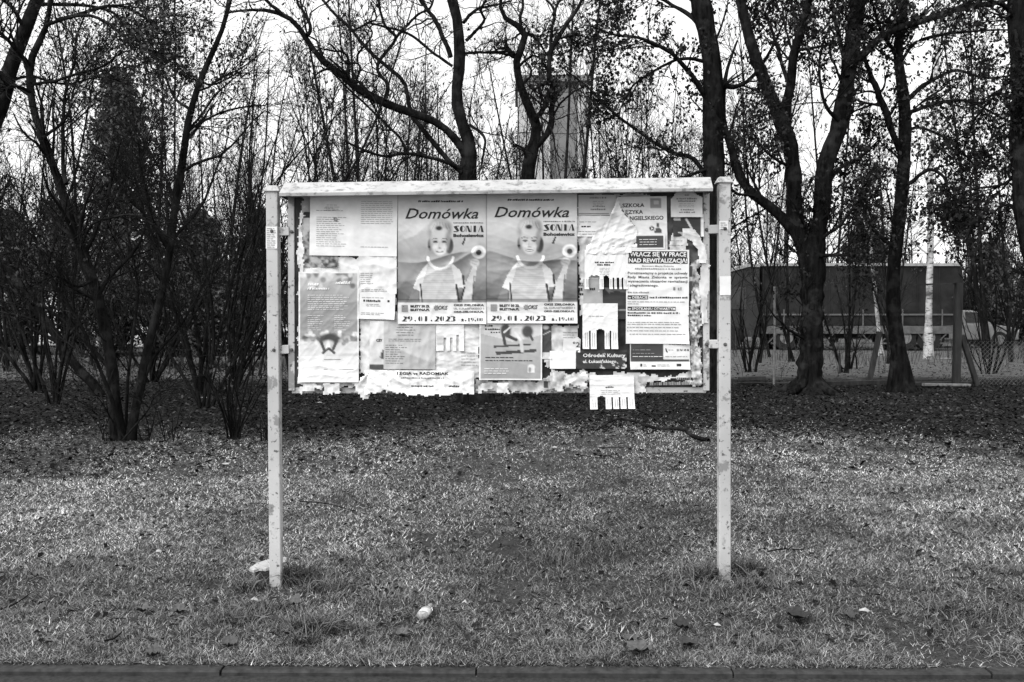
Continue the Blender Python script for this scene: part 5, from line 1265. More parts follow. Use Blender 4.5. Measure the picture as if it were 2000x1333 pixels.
# ------------------------------------------------------------------ parked vehicles
M_CARW = m_noise('car_paint_white', 0.55, 0.62, 2, rough=.3, spec=.5)
M_CARG = m_noise('car_paint_grey', 0.14, 0.19, 2, rough=.3, spec=.5)
M_GLASS = m_noise('dark_glass', 0.015, 0.03, 2, rough=.08, spec=.6)
M_TYRE = m_noise('tyre_rubber', 0.012, 0.025, 20)
M_LAMP = m_noise('lamp_glass', 0.35, 0.5, 10, rough=.2)
def car(label, x, Y, kind='car', flip=1, L=4.2, paint=None):
    z0 = float(gh(x, Y)); root = empty('parked_' + ('van' if kind == 'van' else 'car'), (x, Y, z0)); tag(root, label, kind)
    paint = paint or M_CARW
    if kind == 'van':
        H = 2.1; lower = [(-.5, .32), (.5, .32), (.5, .95), (.33, 1.12), (-.5, 1.12)]; cab = [(-.495, 1.1), (.33, 1.1), (.23, H - .1), (.19, H), (-.47, H), (-.495, H - .1)]
    else:
        H = 1.48; lower = [(-.5, .3), (.5, .3), (.505, .62), (.48, .78), (.27, .92), (-.38, .98), (-.49, .9), (-.505, .6)]; cab = [(-.46, .9), (.26, .9), (.10, H - .05), (.04, H), (-.28, H), (-.36, H - .08)]
    def ring(poly, inset): return [(p[0] * L * flip, p[1]) for p in poly], inset
    W = .86
    def body(poly, yin_bot, yin_top, name, m):
        n = len(poly); zs = [p[1] for p in poly]; za, zb = min(zs), max(zs); v = []
        for s in (-1, 1):
            for px, pz in poly:
                v.append((x + px * L * flip, Y + s * (W - yin_bot - (yin_top - yin_bot) * (pz - za) / (zb - za)), z0 + pz))
        f = [(i, n + i, n + (i + 1) % n, (i + 1) % n) for i in range(n)] + [tuple(range(n)), tuple(range(n, 2 * n))[::-1]]
        return MB().add(v, f).build(name, m, root)
    bd = body(lower, 0, .03, 'body', paint); cb = body(cab, .03, .17, 'cabin', paint)
    for mod in (bd, cb):
        bv = mod.modifiers.new('bevel', 'BEVEL'); bv.width = .05; bv.segments = 2
    # side windows, proud of the cabin side
    side = [[(-.30, .98), (-.05, .98), (-.05, 1.40), (-.22, 1.40)], [(-.02, .98), (.20, .98), (.09, 1.40), (-.02, 1.40)]] if kind != 'van' else [[(.08, 1.2), (.29, 1.2), (.21, 1.85), (.08, 1.85)]]
    for q in side:
        for s in (-1,):
            zc = [p[1] for p in q]; za, zb = .9, H
            v = [(x + p[0] * L * flip, Y + s * (W - .03 - .14 * (p[1] - za) / (zb - za) + .006), z0 + p[1]) for p in q]; v2 = [(a, b + .02, c) for a, b, c in v]
            MB().add(v + v2, [(0, 1, 2, 3), (7, 6, 5, 4), (0, 4, 5, 1), (1, 5, 6, 2), (2, 6, 7, 3), (3, 7, 4, 0)]).build('side_window', M_GLASS, root)
    # windscreen
    a, b = ((.255, .94), (.115, H - .09)) if kind != 'van' else ((.325, 1.16), (.235, H - .14))
    dx = .012
    v = [(x + (a[0] + dx) * L * flip, Y - .66, z0 + a[1]), (x + (a[0] + dx) * L * flip, Y + .66, z0 + a[1]), (x + (b[0] + dx) * L * flip, Y + .58, z0 + b[1]), (x + (b[0] + dx) * L * flip, Y - .58, z0 + b[1])]
    v2 = [(q[0] - .05 * flip, q[1], q[2] - .03) for q in v]
    MB().add(v + v2, [(0, 1, 2, 3), (7, 6, 5, 4), (0, 4, 5, 1), (1, 5, 6, 2), (2, 6, 7, 3), (3, 7, 4, 0)]).build('windscreen', M_GLASS, root)
    for wx in (-.31, .31):
        for s in (-1, 1):
            w = MB().lathe([(.31, -.1), (.325, -.06), (.325, .06), (.31, .1)], 18, (x + wx * L * flip, Y + s * (W - .08), z0 + .32), 'y').build('wheel', M_TYRE, root)
            MB().lathe([(.19, -.012), (.19, .012)], 14, (x + wx * L * flip, Y + s * (W + .025), z0 + .32), 'y').build('rim', M_STEEL, w)
    for s in (-1, 1):
        MB().box(*sorted((x + .47 * L * flip, x + .507 * L * flip)), *sorted((Y + s * .5, Y + s * .8)), z0 + .60, z0 + .74).build('headlight', M_LAMP, root)
        MB().box(*sorted((x - .508 * L * flip, x - .48 * L * flip)), *sorted((Y + s * .6, Y + s * .84)), z0 + .62, z0 + .85).build('tail_light', m_noise('tail_lamp', .06, .1, 9, rough=.3), root)
    MB().box(x - .52 * L, x + .52 * L, Y - .7, Y + .7, z0 + .28, z0 + .45).build('bumper', M_TYRE, root)
    return root
def px_x(px, Y): return (px - 1000) / F_PX * Y
car('white van half hidden behind the left shrubs', px_x(135, 34), 34.0, 'van', 1, 4.8)
car('white car parked behind the large left shrub', px_x(262, 32.5), 32.5, 'car', -1, 4.0)
car('white car whose bonnet shows beside the left post', px_x(490, 33), 33.0, 'car', 1, 4.2)
car('pale car parked half behind the rear of the lorry', px_x(1872, 40), 40.0, 'car', 1, 4.0, M_CARG)

def lorry():
    Y = 36.0; xa, xb = px_x(1490, Y), px_x(1876, Y); z = 0.0
    root = empty('lorry', ((xa + xb) / 2, Y, 0)); tag(root, 'dark box lorry parked behind the fence with a pale roof edge', 'lorry')
    MD = m_noise('lorry_tarp', 0.012, 0.034, 1.6, rough=.8, spec=.05); ML = m_noise('lorry_rail', 0.07, 0.13, 6)
    n = 9; w = (xb - xa) / n
    bx = MB().box(xa, xb, Y, Y + 2.4, .92, 3.06).build('cargo_box', MD, root)
    for k in range(n + 1):
        MB().box(xa + k * w - .025, xa + k * w + .025, Y - .03, Y - .001, .95, 3.0).build('side_post', MD, bx)
    MB().box(xa - .05, xb + .05, Y - .06, Y + 2.46, 3.061, 3.16).build('roof_edge', m_noise('lorry_roof', .25, .36, 3), root)
    MB().box(xa, xb, Y - .05, Y + 2.3, .62, .90).build('side_rail', ML, root)
    MB().box(xa + .2, xb - .2, Y + .5, Y + 1.9, .45, .618).build('chassis', M_TYRE, root)
    for fx in (.12, .22, .72, .84):
        for yy in (Y + .15, Y + 2.0):
            wh = MB().lathe([(.46, -.14), (.48, -.1), (.48, .1), (.46, .14)], 20, (xa + fx * (xb - xa), yy, .48), 'y').build('wheel', M_TYRE, root)
            MB().lathe([(.24, -.15), (.24, .15)], 14, (xa + fx * (xb - xa), yy, .48), 'y').build('rim', M_STEEL, wh)
    for k in range(7):                                               # under-run struts, lashing rail, mud flaps
        xx = xa + (k + .5) * (xb - xa) / 7
        MB().bar((xx, Y - .02, .62), (xx + (.35 if k % 2 else -.35), Y + .05, .25), .04, .03, (0, 1, 0)).build('underrun_strut', ML, root)
    MB().box(xa + .3, xb - .4, Y + .02, Y + .06, .24, .30).build('underrun_rail', ML, root)
    MB().box(xa, xb, Y - .05, Y - .031, 1.28, 1.34).build('lashing_rail', ML, bx)
    for k in range(5): MB().box(xa + (.1 + .2 * k) * (xb - xa), xa + (.1 + .2 * k) * (xb - xa) + .05, Y - .056, Y - .051, .9, 1.5).build('tarp_strap', ML, bx)
    for yy in (Y + .1, Y + 2.0): MB().box(xb + .001, xb + .06, yy, yy + .3, .68, .84).build('tail_light', m_noise('tail_lamp', .06, .1, 9, rough=.3), root)
    # cab at the left, rounded wind deflector
    c = [(xa - 2.0, .5), (xa - .12, .5), (xa - .12, 3.0), (xa - .5, 3.02), (xa - 1.1, 2.85), (xa - 1.7, 2.45), (xa - 1.95, 1.6)]
    cab = MB().prism(c, Y + .05, Y + 2.35).build('cab', m_noise('lorry_cab', .025, .04, 2, rough=.5), root)
    MB().prism([(xa - 1.45, 1.5), (xa - .6, 1.5), (xa - .6, 2.3), (xa - 1.35, 2.3)], Y + .02, Y + .049).build('cab_window', M_GLASS, cab)
    MB().prism([(xa - 1.75, 2.46), (xa - 1.12, 2.87), (xa - .5, 3.04), (xa - .12, 3.02), (xa - .12, 3.12), (xa - .5, 3.14), (xa - 1.14, 2.97), (xa - 1.78, 2.55)], Y, Y + 2.4).build('wind_deflector', MATS['lorry_roof'], cab)
    wh = MB().lathe([(.46, -.14), (.48, -.1), (.48, .1), (.46, .14)], 20, (xa - 1.2, Y + .15, .48), 'y').build('wheel', M_TYRE, root)
lorry()

# ------------------------------------------------------------------ fence at the yard edge
def fence():
    Y = 18.8
    def pt(px, py): p = P(px, py, Y); return p
    root = empty('yard_fence', P(1700, 755, Y)); tag(root, 'low dark beams with posts and wire netting along the yard edge', 'fence')
    def gz(px): return float(gh(px_x(px, Y), Y))
    for a, b, h in ((1432, 1560, .10), (1610, 1745, .12), (1772, 1915, .10)):
        xa, xb = px_x(a, Y), px_x(b, Y); z = min(gz(a), gz(b)) - .03
        MB().bar((xa, Y, z + h / 2), (xb, Y + .1, gz(b) + h / 2 - .02), .10, h, (0, 0, 1), .01).build('ground_beam', M_DARKWOOD, root)
    MB().bar((px_x(1440, Y), Y - .15, gz(1440) + .13), (px_x(1492, Y), Y - .1, gz(1492) + .14), .10, .08, (0, 0, 1), .01).build('ground_beam', M_DARKWOOD, root)
    MB().bar((px_x(1790, Y), Y - .35, gz(1790) + .04), (px_x(1880, Y), Y - .30, gz(1880) + .03), .14, .05, (0, 0, 1), .01).build('ground_beam', M_CONC, root)
    def vpost(px, top, w, m, nm='fence_post', Yo=0.0):
        x = px_x(px, Y + Yo); z1 = P(px, top, Y + Yo)[2]; v, f = tubes(np.array([[[x, Y + Yo, -.3], [x + .01, Y + Yo, z1 * .5], [x, Y + Yo, z1]]]), np.full((1, 3), w / 2), 8)
        o = obj(nm, v, f, m, root, True); return x, z1
    vpost(1512, 560, .045, M_STEEL); vpost(1640, 690, .05, M_DARKWOOD, Yo=3.0)
    x = px_x(1868, Y); MB().bar((x, Y, -.3), (x + .03, Y, P(1868, 553, Y)[2]), .13, .13, (0, 1, 0), .015).build('fence_post', M_DARKWOOD, root)
    MB().bar((px_x(1878, Y), Y, P(0, 655, Y)[2]), (px_x(1912, Y), Y, gz(1912) - .05), .09, .09, (0, 1, 0), .01).build('strut', M_DARKWOOD, root)
    MB().bar((px_x(1737, Y), Y + .5, P(0, 650, Y)[2]), (px_x(1708, Y), Y + .3, gz(1708) - .05), .09, .09, (0, 1, 0), .01).build('strut', M_DARKWOOD, root)
    MB().bar((px_x(1776, Y), Y, P(0, 557, Y)[2]), (px_x(1866, Y), Y, P(0, 554, Y)[2]), .03, .03, (0, 1, 0), .0).build('top_rail', M_DARKWOOD, root)
    vpost(2030, 600, .06, M_STEEL)
    # chain-link netting from the corner post to the right
    xa, xb, z0, z1 = px_x(1874, Y), px_x(2060, Y), .02, .85; s = .085; seg = []
    for d in (-1, 1):
        k = xa - (z1 - z0)
        while k < xb + (z1 - z0):
            p = [(k, z0), (k + (z1 - z0), z1)] if d == 1 else [(k, z1), (k + (z1 - z0), z0)]
            (ax, az), (bx, bz) = p
            if ax < xa: t = (xa - ax) / (bx - ax); ax, az = xa, az + (bz - az) * t
            if bx > xb: t = (xb - ax) / (bx - ax); bx, bz = xb, az + (bz - az) * t
            if bx > ax + .02: seg.append([(ax, Y + .06, az), ((ax + bx) / 2, Y + .06 + .01 * d, (az + bz) / 2), (bx, Y + .06, bz)])
            k += s
    v, f = tubes(np.array(seg), np.full((len(seg), 3), .0024), 4); o = obj('wire_netting', v, f, M_WIRE, root); o['kind'] = 'stuff'
fence()

# ------------------------------------------------------------------ things on the lawn
def on_ground(px, py, z=0.0):
    p = G(px, py)
    for _ in range(4): p = G(px, py, float(gh(p[0], p[1])) + z)
    return p
def stone_slab():
    rng = np.random.default_rng(8)
    c = on_ground(522, 1128); c[0] += .018; c[1] = PL[1][1] + 0.115
    def chunk(pts, z0, z1, tilt, m, name, label, cat):
        """angular broken piece: outline pts (x, y), top tilted"""
        n = len(pts); v = []; f = []
        for z, sc in ((z0, 1.03), (z1 - .006, 1.0), (z1, .97)):
            for px, py in pts:
                v.append((c[0] + px * sc + rng.normal() * .002, c[1] + py * sc + rng.normal() * .002, c[2] + z + tilt[0] * px + tilt[1] * py + rng.normal() * .0015))
        for j in range(2):
            for k in range(n): f.append((j*n+k, j*n+(k+1) % n, (j+1)*n+(k+1) % n, (j+1)*n+k))
        f += [tuple(range(n))[::-1], tuple(range(2*n, 3*n))]
        o = MB().add(v, f).build(name, m, None, origin=c); tag(o, label, cat); return o
    chunk([(-.062, -.05), (-.02, -.058), (.03, -.05), (.06, -.03), (.062, .04), (.02, .06), (-.05, .055), (-.07, .0)], -.05, .062, (.05, .1), m_noise('dark_stone', .008, .03, 20, bmp=.5), 'foundation_stone', 'dark lump of concrete at the foot of the left post', 'stone')
    chunk([(-.092, -.035), (-.06, -.066), (-.035, -.052), (.0, -.062), (.05, -.03), (.098, -.012), (.088, .045), (.03, .07), (-.03, .045), (-.07, .02)], .070, .088, (.12, .16), m_noise('white_slab', .24, .40, 14, bmp=.6), 'broken_slab', 'broken white slab lying on the dark stone behind the left post', 'slab')
stone_slab()

def bottle():
    a = on_ground(818, 1226); b = on_ground(846, 1196)
    d = np.array(b) - np.array(a); d[2] = 0; L = .135; ang = math.atan2(d[1], d[0])
    c = (np.array(a) + np.array(b)) / 2
    root = empty('glass_bottle', (c[0], c[1], float(gh(c[0], c[1])))); tag(root, 'small flat glass flask with white label lying in the grass', 'bottle')
    root.rotation_euler = (0, 0, 0)
    prof = [(.024, 0), (.027, .004), (.027, .085), (.022, .098), (.011, .108), (.010, .122)]
    def lath(prof, flat, n=20):
        v = []; f = []
        for r, h in prof:
            for k in range(n):
                t = 6.2832 * k / n; y = r * math.cos(t); z = r * flat * math.sin(t)
                X = h - L / 2
                v.append((c[0] + X * math.cos(ang) - y * math.sin(ang), c[1] + X * math.sin(ang) + y * math.cos(ang), root.location[2] + .044 + z + X * .04))
        for j in range(len(prof) - 1):
            for k in range(n): f.append((j*n+k, j*n+(k+1) % n, (j+1)*n+(k+1) % n, (j+1)*n+k))
        f += [tuple(range(n))[::-1], tuple(range((len(prof)-1)*n, len(prof)*n))]
        return MB().add(v, f)
    def gl(nt, b):
        b.inputs['Base Color'].default_value = (.8, .8, .8, 1); b.inputs['Roughness'].default_value = .05; b.inputs['Transmission Weight'].default_value = .9; b.inputs['IOR'].default_value = 1.45
    lath(prof, .62).build('glass', mat('clear_glass', gl), root, True)
    lath([(.0276, .018), (.0276, .075)], .63).build('paper_label', m_noise('bottle_label', .30, .55, 60), root, True)
    lath([(.0125, .118), (.0125, .136), (.011, .138)], .9).build('screw_cap', M_STEEL, root, True)
bottle()

def fallen_branch():
    rng = np.random.default_rng(21)
    Y = 12.0
    def g3(pts, lift): 
        o = []
        for (px, py), l in zip(pts, lift):
            p = on_ground(px, py); p[2] += l; o.append(p)
        return np.array(o)
    main = g3([(1164, 842), (1190, 833), (1215, 829), (1245, 833), (1280, 843), (1315, 846), (1338, 848), (1355, 858), (1384, 864)], [.0, .05, .07, .05, .04, .05, .04, .03, .02])
    root = empty('fallen_branch', main[4] * np.array([1, 1, 0])); tag(root, 'dark twisted branch lying on the lawn below the right end of the board', 'branch')
    c = catmull(main, 30); v, f = tubes(c[None], np.linspace(.012, .022, 30)[None] * (1 + .1 * rng.normal(size=30)), 6); obj('stem', v, f, M_BARK, root, True)
    for q, l in (([(1240, 830), (1250, 822), (1262, 815)], [.05, .10, .05]), ([(1255, 836), (1258, 846), (1270, 844)], [.04, .01, .01]), ([(1322, 832), (1330, 838), (1372, 843)], [.12, .05, .02]), ([(1338, 848), (1345, 838), (1340, 828)], [.04, .12, .15]), ([(1205, 830), (1190, 838), (1180, 846)], [.06, .02, .01]), ([(1285, 844), (1270, 850), (1262, 848)], [.04, .02, .01])):
        c = catmull(g3(q, l), 8); v, f = tubes(c[None], np.linspace(.012, .006, 8)[None], 5); obj('side_twig', v, f, M_BARK, root, True)
fallen_branch()

def big_leaf(px, py, size, tone, label, seed):
    rng = np.random.default_rng(seed); c = on_ground(px, py); n = 26; v = [(0, 0, .006)]
    rot = rng.uniform(0, 6.28)
    for k in range(n):
        a = 6.2832 * k / n; lobes = .62 + .38 * abs(math.cos(a * 2.5)) ** .7; r = size * lobes * rng.uniform(.9, 1.05)
        x, y = r * math.cos(a), r * math.sin(a); v.append((x, y, .012 + .5 * abs(y) * .5 + rng.uniform(0, .018) + .25 * max(0, r - size * .7)))
    v = np.array(v); R_ = np.array([[math.cos(rot), -math.sin(rot), 0], [math.sin(rot), math.cos(rot), 0], [0, 0, 1]]); tilt = rng.uniform(.0, .5)
    v = v @ R_.T; v[:, 2] += np.maximum(0, v[:, 1]) * tilt; v = v + c + np.array([0, 0, .012])
    f = [(0, 1 + k, 1 + (k + 1) % n) for k in range(n)]
    tone *= .5; m = m_noise('leaf_%d' % int(tone * 1000), tone * .6, tone * 1.3, 60, bmp=.4)
    root = empty('fallen_leaf', c); tag(root, label, 'leaf', 'large fallen leaves on the lawn')
    obj('blade', v, f, m, root, True)
    st = np.array([v[0], v[0] + np.array([math.cos(rot + 3), math.sin(rot + 3), 0]) * size * .7, v[0] + np.array([math.cos(rot + 3.2), math.sin(rot + 3.2), .05]) * size * 1.3]); q, ff = tubes(st[None], np.full((1, 3), .0016), 4); obj('stalk', q, ff, M_TWIG_PALE, root)
for k, (px, py, sz, tn, lb) in enumerate(((786, 1252, .034, .17, 'pale rounded leaf below and left of the flask'), (1248, 1282, .055, .15, 'broad pale leaf near the kerb right of the flask'), (1230, 1262, .04, .14, 'small pale leaf behind the broad one near the kerb'), (1556, 1216, .06, .05, 'dark curled leaf right of the right post'), (448, 1272, .035, .13, 'grey leaf near the kerb at the left'), (1332, 1235, .045, .06, 'dark leaf between the flask and the right post'), (720, 913, .05, .03, 'black curled leaf on the lawn under the board middle'), (245, 1115, .03, .22, 'pale small leaf on the left lawn'), (280, 1203, .04, .16, 'flat grey leaf on the lower left lawn'), (70, 1133, .035, .16, 'grey leaf at the far left of the lawn'), (350, 1205, .035, .15, 'grey leaf left of the left post foot'), (1470, 1135, .03, .2, 'pale leaf just right of the right post foot'), (590, 905, .045, .04, 'dark leaf right of the left post on the lawn'), (575, 1190, .035, .15, 'grey leaf below the left post foot'), (1790, 1085, .035, .2, 'pale leaf on the right lawn'), (1345, 1270, .05, .08, 'dark leaf near the kerb below the right post'), (300, 1290, .035, .14, 'grey leaf at the kerb on the left'), (1660, 1215, .04, .1, 'dull leaf on the lower right lawn'))):
    big_leaf(px, py, sz, tn, lb, 500 + k)
def litter_bit(px, py, w, h, label, seed):
    rng = np.random.default_rng(seed); c = on_ground(px, py); n = 9
    v = [(w * math.cos(a) * rng.uniform(.6, 1.1), h * math.sin(a) * rng.uniform(.6, 1.1), rng.uniform(.006, .016)) for a in np.linspace(0, 6.28, n, endpoint=False)]; v = np.array(v + [(0, 0, .024)]) + c + np.array([0, 0, .015])
    o = obj('paper_scrap', v, [(k, (k + 1) % n, n) for k in range(n)], m_noise('scrap_white', .2, .42, 30), None, False, None, c); tag(o, label, 'litter', 'scraps of white litter on the lawn')
for k, (px, py, w, h, lb) in enumerate(((440, 912, .05, .03, 'white scrap on the lawn left of the left post'), (400, 780, .07, .04, 'white scrap under the shrubs at the left'), (624, 790, .06, .03, 'white scrap on the ground just below the board at the left'), (695, 1034, .016, .01, 'tiny white scrap on the middle lawn'), (909, 1187, .016, .012, 'tiny white scrap right of the flask'), (1401, 1233, .022, .01, 'white scrap below the right post'), (497, 1181, .022, .008, 'white scrap in the tuft below the left post'), (1083, 879, .03, .015, 'small white scrap on the lawn below the board middle'), (265, 1136, .012, .012, 'tiny white scrap on the left lawn'), (310, 1086, .02, .01, 'white scrap on the upper left lawn'), (1690, 1203, .03, .02, 'pale scrap on the lower right lawn'), (1850, 702, .5, .12, 'pale litter patch at the birch foot'))):
    litter_bit(px, py, w, h, lb, 600 + k)
for k, (pts, lb) in enumerate((([(205, 1262), (225, 1256), (242, 1240)], 'thin bent twig lying near the kerb at the left'), ([(1170, 878), (1200, 879), (1220, 878)], 'thin twig on the lawn below the board'), ([(585, 985), (640, 990), (690, 1004)], 'thin twig on the lawn right of the left post'), ([(1500, 1085), (1530, 1080), (1570, 1082)], 'thin twig on the lawn right of the right post'), ([(0, 1200), (30, 1188), (60, 1168)], 'thin twig at the left edge of the lawn'), ([(1130, 893), (1180, 900), (1215, 897)], 'second thin twig on the lawn below the board'))):
    q = np.array([on_ground(*p) + np.array([0, 0, .022]) for p in pts]); c = catmull(q, 10); v, f = tubes(c[None], np.linspace(.005, .003, 10)[None], 5)
    o = obj('fallen_twig', v, f, M_TWIG, None, True, None, q[1]); tag(o, lb, 'twig', 'fallen twigs on the lawn')

# ------------------------------------------------------------------ grass and leaf litter
def blades(rng, X, Y, L, W, lean, tone, seg2=True):
    n = len(X); Z = gh(X, Y) - .004
    a = rng.uniform(0, 6.2832, n); d = np.stack([np.cos(a), np.sin(a)], -1); s = np.stack([-d[:, 1], d[:, 0]], -1)
    th1 = lean * rng.uniform(.5, 1.0, n); th2 = np.minimum(th1 + rng.uniform(.1, .9, n), 1.75)
    b = np.stack([X, Y, Z], -1)
    m = b + np.concatenate([d * (np.sin(th1) * L * .55)[:, None], (np.cos(th1) * L * .55)[:, None]], 1)
    t = m + np.concatenate([d * (np.sin(th2) * L * .45)[:, None], (np.cos(th2) * L * .45)[:, None]], 1); t[:, 2] = np.maximum(t[:, 2], Z + .004)
    sw = np.concatenate([s * (W / 2)[:, None], rng.normal(size=(n, 1)) * .2 * W[:, None]], 1)
    v = np.stack([b - sw, b + sw, m + sw * .8, m - sw * .8, t], 1).reshape(-1, 3); k = np.arange(n)[:, None] * 5
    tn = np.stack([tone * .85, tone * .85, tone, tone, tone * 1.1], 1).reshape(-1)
    return v, k + np.array([[0, 1, 2, 3]]), k + np.array([[3, 2, 4]]), tn
def straws(rng, X, Y, L, W, lean, tone):
    n = len(X); Z = gh(X, Y) - .003
    a = rng.uniform(0, 6.2832, n); d = np.stack([np.cos(a), np.sin(a)], -1); s = np.stack([-d[:, 1], d[:, 0]], -1); th = lean * rng.uniform(.55, 1.0, n)
    b = np.stack([X, Y, Z], -1); t = b + np.concatenate([d * (np.sin(th) * L)[:, None], np.maximum(np.cos(th) * L, .006 + .012 * rng.random(n))[:, None]], 1)
    sw = np.concatenate([s * (W * .7)[:, None], np.zeros((n, 1))], 1); b[:, 2] += .005 * rng.random(n)
    return np.stack([b - sw, b + sw, t], 1).reshape(-1, 3), np.arange(n * 3).reshape(n, 3), np.repeat(tone, 3)
def grass():
    rng = np.random.default_rng(900); g = Geo()
    def field(n, y0, y1, pw, L, Wd, lean, tones, thin, fine=False):
        Y = y0 + (y1 - y0) * rng.random(n) ** pw; X = rng.uniform(-1, 1, n) * (Y * .53 + .8)
        keep = (fbm(X * 1.6 + 4, Y * 1.0, 3) * .6 + .4 * fbm(X * 6, Y * 4, 2) + rng.normal(size=n) * .10) > thin + .09
        keep &= Y > kerb_y(X) + .085 - .035 * rng.random(n)
        edge = 12.5 - 0.30 * np.abs(X) + (fbm(X * .45, Y * .45) - .5) * 3; keep &= (Y < edge + rng.normal(size=n) * .6)
        X, Y = X[keep], Y[keep]; m = len(X)
        patch = .45 * fbm(X * .6 + 20, Y * .3, 3) + .55 * fbm(X * 2.4 + 3, Y * 1.6, 3)
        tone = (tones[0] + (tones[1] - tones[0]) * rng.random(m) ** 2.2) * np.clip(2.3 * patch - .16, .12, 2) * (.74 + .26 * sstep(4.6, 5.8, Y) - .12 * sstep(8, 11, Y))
        if fine:
            v, t3, tn = straws(rng, X, Y, rng.uniform(*L, m) * (.7 + .6 * patch), rng.uniform(*Wd, m) * (Y / 4.5) ** .5, lean * np.ones(m), tone); g.add(v, t3, tn); return
        v, q, t3, tn = blades(rng, X, Y, rng.uniform(*L, m) * (.7 + .6 * patch), rng.uniform(*Wd, m) * (Y / 4.5) ** .5, lean * np.ones(m), tone)
        n0 = g.n; g.add(v, q, tn); g.f.setdefault(3, []).append(t3 + n0)
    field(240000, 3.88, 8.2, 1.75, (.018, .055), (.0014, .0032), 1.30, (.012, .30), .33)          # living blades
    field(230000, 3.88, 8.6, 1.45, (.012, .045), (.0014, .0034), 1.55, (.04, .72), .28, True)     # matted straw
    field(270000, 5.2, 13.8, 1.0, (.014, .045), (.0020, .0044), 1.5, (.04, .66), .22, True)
    # small dark tufts all over the near lawn
    for _ in range(260):
        yc = 3.95 + 3.0 * rng.random() ** 1.4; xc = rng.uniform(-1, 1) * (yc * .53 + .3); n = int(rng.integers(25, 90)); r_ = rng.uniform(.02, .06)
        X = xc + rng.normal(size=n) * r_; Y = yc + rng.normal(size=n) * r_ * .7; k = Y > kerb_y(X) + .075; X, Y = X[k], Y[k]; m = len(X)
        if m < 5: continue
        v, q, t3, tn = blades(rng, X, Y, rng.uniform(.03, .09, m), rng.uniform(.0018, .0038, m), np.full(m, 1.15), rng.uniform(.015, .20, m)); n0 = g.n; g.add(v, q, tn); g.f.setdefault(3, []).append(t3 + n0)
    # tall tufts round the post feet and on the near lawn
    for px, py, n, r, L in ((488, 1150, 260, .09, .10), (575, 1135, 620, .11, .18), (520, 1190, 200, .16, .10), (640, 1150, 300, .16, .13), (1385, 1128, 460, .10, .15), (1450, 1122, 600, .11, .17), (1420, 1165, 220, .16, .10), (1470, 1150, 260, .16, .12), (615, 1235, 520, .09, .16), (470, 1215, 260, .12, .12), (590, 1260, 160, .06, .14), (1090, 1100, 300, .2, .11), (960, 1120, 260, .2, .10), (760, 1180, 260, .2, .1), (1500, 1270, 200, .1, .11), (1900, 1200, 300, .25, .1), (100, 1120, 300, .25, .1), (1190, 1070, 200, .2, .09)):
        c = on_ground(px, py); X = c[0] + rng.normal(size=n) * r * .6; Y = c[1] + rng.normal(size=n) * r * .4
        k = Y > kerb_y(X) + .09; X, Y = X[k], Y[k]; m = len(X)
        v, q, t3, tn = blades(rng, X, Y, rng.uniform(.4, 1.1, m) * L, rng.uniform(.0025, .0048, m), np.full(m, 1.0), rng.uniform(.010, .16, m))
        n0 = g.n; g.add(v, q, tn); g.f.setdefault(3, []).append(t3 + n0)
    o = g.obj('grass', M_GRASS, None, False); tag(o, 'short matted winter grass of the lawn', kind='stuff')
    # leaf litter under the trees and thinly on the lawn
    n = 100000; Y = 8.5 + 18.5 * rng.random(n) ** 1.2; X = rng.uniform(-1, 1, n) * (Y * .58 + .8)
    edge = 12.5 - 0.30 * np.abs(X) + (fbm(X * .45, Y * .45) - .5) * 3; k = (Y > edge - .8 + rng.normal(size=n) * .9) & ~((Y > 19.3 + rng.normal(size=n) * .4) & (X > 3.5) & (rng.random(n) < .8)); X, Y = X[k], Y[k]
    n2 = 2200; Y2 = rng.uniform(4.1, 10, n2); X2 = rng.uniform(-1, 1, n2) * (Y2 * .53); X = np.concatenate([X, X2]); Y = np.concatenate([Y, Y2]); n = len(X)
    pos = np.stack([X, Y, gh(X, Y) + rng.uniform(.004, .03, n)], -1); a = rng.uniform(0, 6.28, n); s = rng.uniform(.010, .034, n) * np.where(Y > 8.4, 1.1, .8)
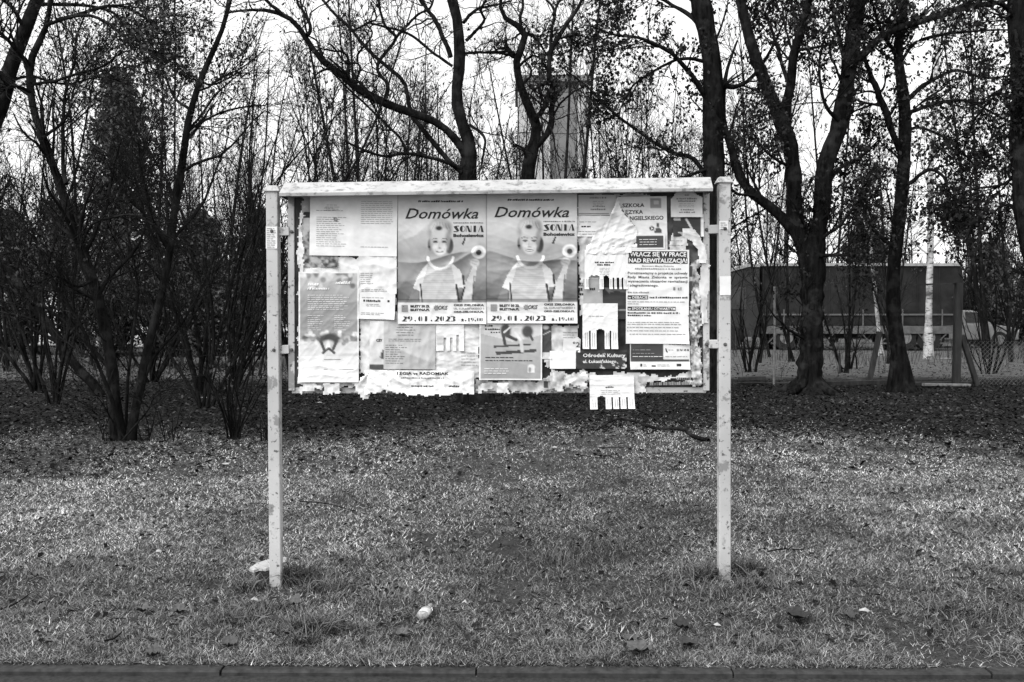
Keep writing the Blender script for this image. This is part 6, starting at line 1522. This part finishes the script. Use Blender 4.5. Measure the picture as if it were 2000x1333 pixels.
    d = np.stack([np.cos(a) * s, np.sin(a) * s, rng.normal(size=n) * s * .3], -1); w = np.stack([-np.sin(a) * s, np.cos(a) * s, rng.normal(size=n) * s * .3], -1) * .6
    v = np.stack([pos - d, pos + w + [0, 0, .006], pos + d, pos - w + [0, 0, .006]], 1).reshape(-1, 3); k = np.arange(n)[:, None] * 4
    g = Geo(); g.add(v, np.concatenate([k + np.array([[0, 1, 2]]), k + np.array([[0, 2, 3]])]), np.repeat(.008 + .07 * rng.random(n) ** 4, 4)); o = g.obj('leaf_litter', M_LITTER, None, False); tag(o, 'brown leaf litter covering the ground under the trees', kind='stuff')
grass()

def weeds():
    """dead standing weeds and low brush on the rough ground of the yard"""
    rng = np.random.default_rng(950); n = 4500
    Y = rng.uniform(19.6, 35, n); X = rng.uniform(-1, 1, n) * (Y * .66)
    k = (fbm(X * .35 + 7, Y * .5, 3) + rng.normal(size=n) * .06 + .05 * (Y > 29)) > .50
    k &= ~((X > 3.5) & (Y < 25.5) & (rng.random(n) < .9))
    X, Y = X[k], Y[k]; n = len(X); H = rng.uniform(.15, .9, n) * (.6 + .8 * fbm(X * .3, Y * .3))
    t = np.linspace(0, 1, 4)[None, :]; dx = rng.normal(size=(n, 1)) * .22; dy = rng.normal(size=(n, 1)) * .22
    A = np.stack([X[:, None] + dx * t ** 1.5 * H[:, None], Y[:, None] + dy * t ** 1.5 * H[:, None], gh(X, Y)[:, None] - .03 + t * H[:, None]], -1)
    R = np.maximum(.008 * (1 - .6 * t), .003) * np.ones((n, 1)); v, f = tubes(A, R, 3); g = Geo(); g.add(v, f, np.repeat(.015 + .10 * rng.random(n) ** 2, 12))
    C, CR = spawn(rng, A, R, 3, .2, 1, (.08, .35), (.3, 1.0), 3, .2, .1, .6, .004); v, f = tubes(C, CR, 3); g.add(v, f, np.repeat(.015 + .09 * rng.random(len(C)) ** 2, 9))
    o = g.obj('dry_weeds', M_LEAF, None, False); tag(o, 'dead weeds and low brush on the yard ground', kind='stuff')
weeds()
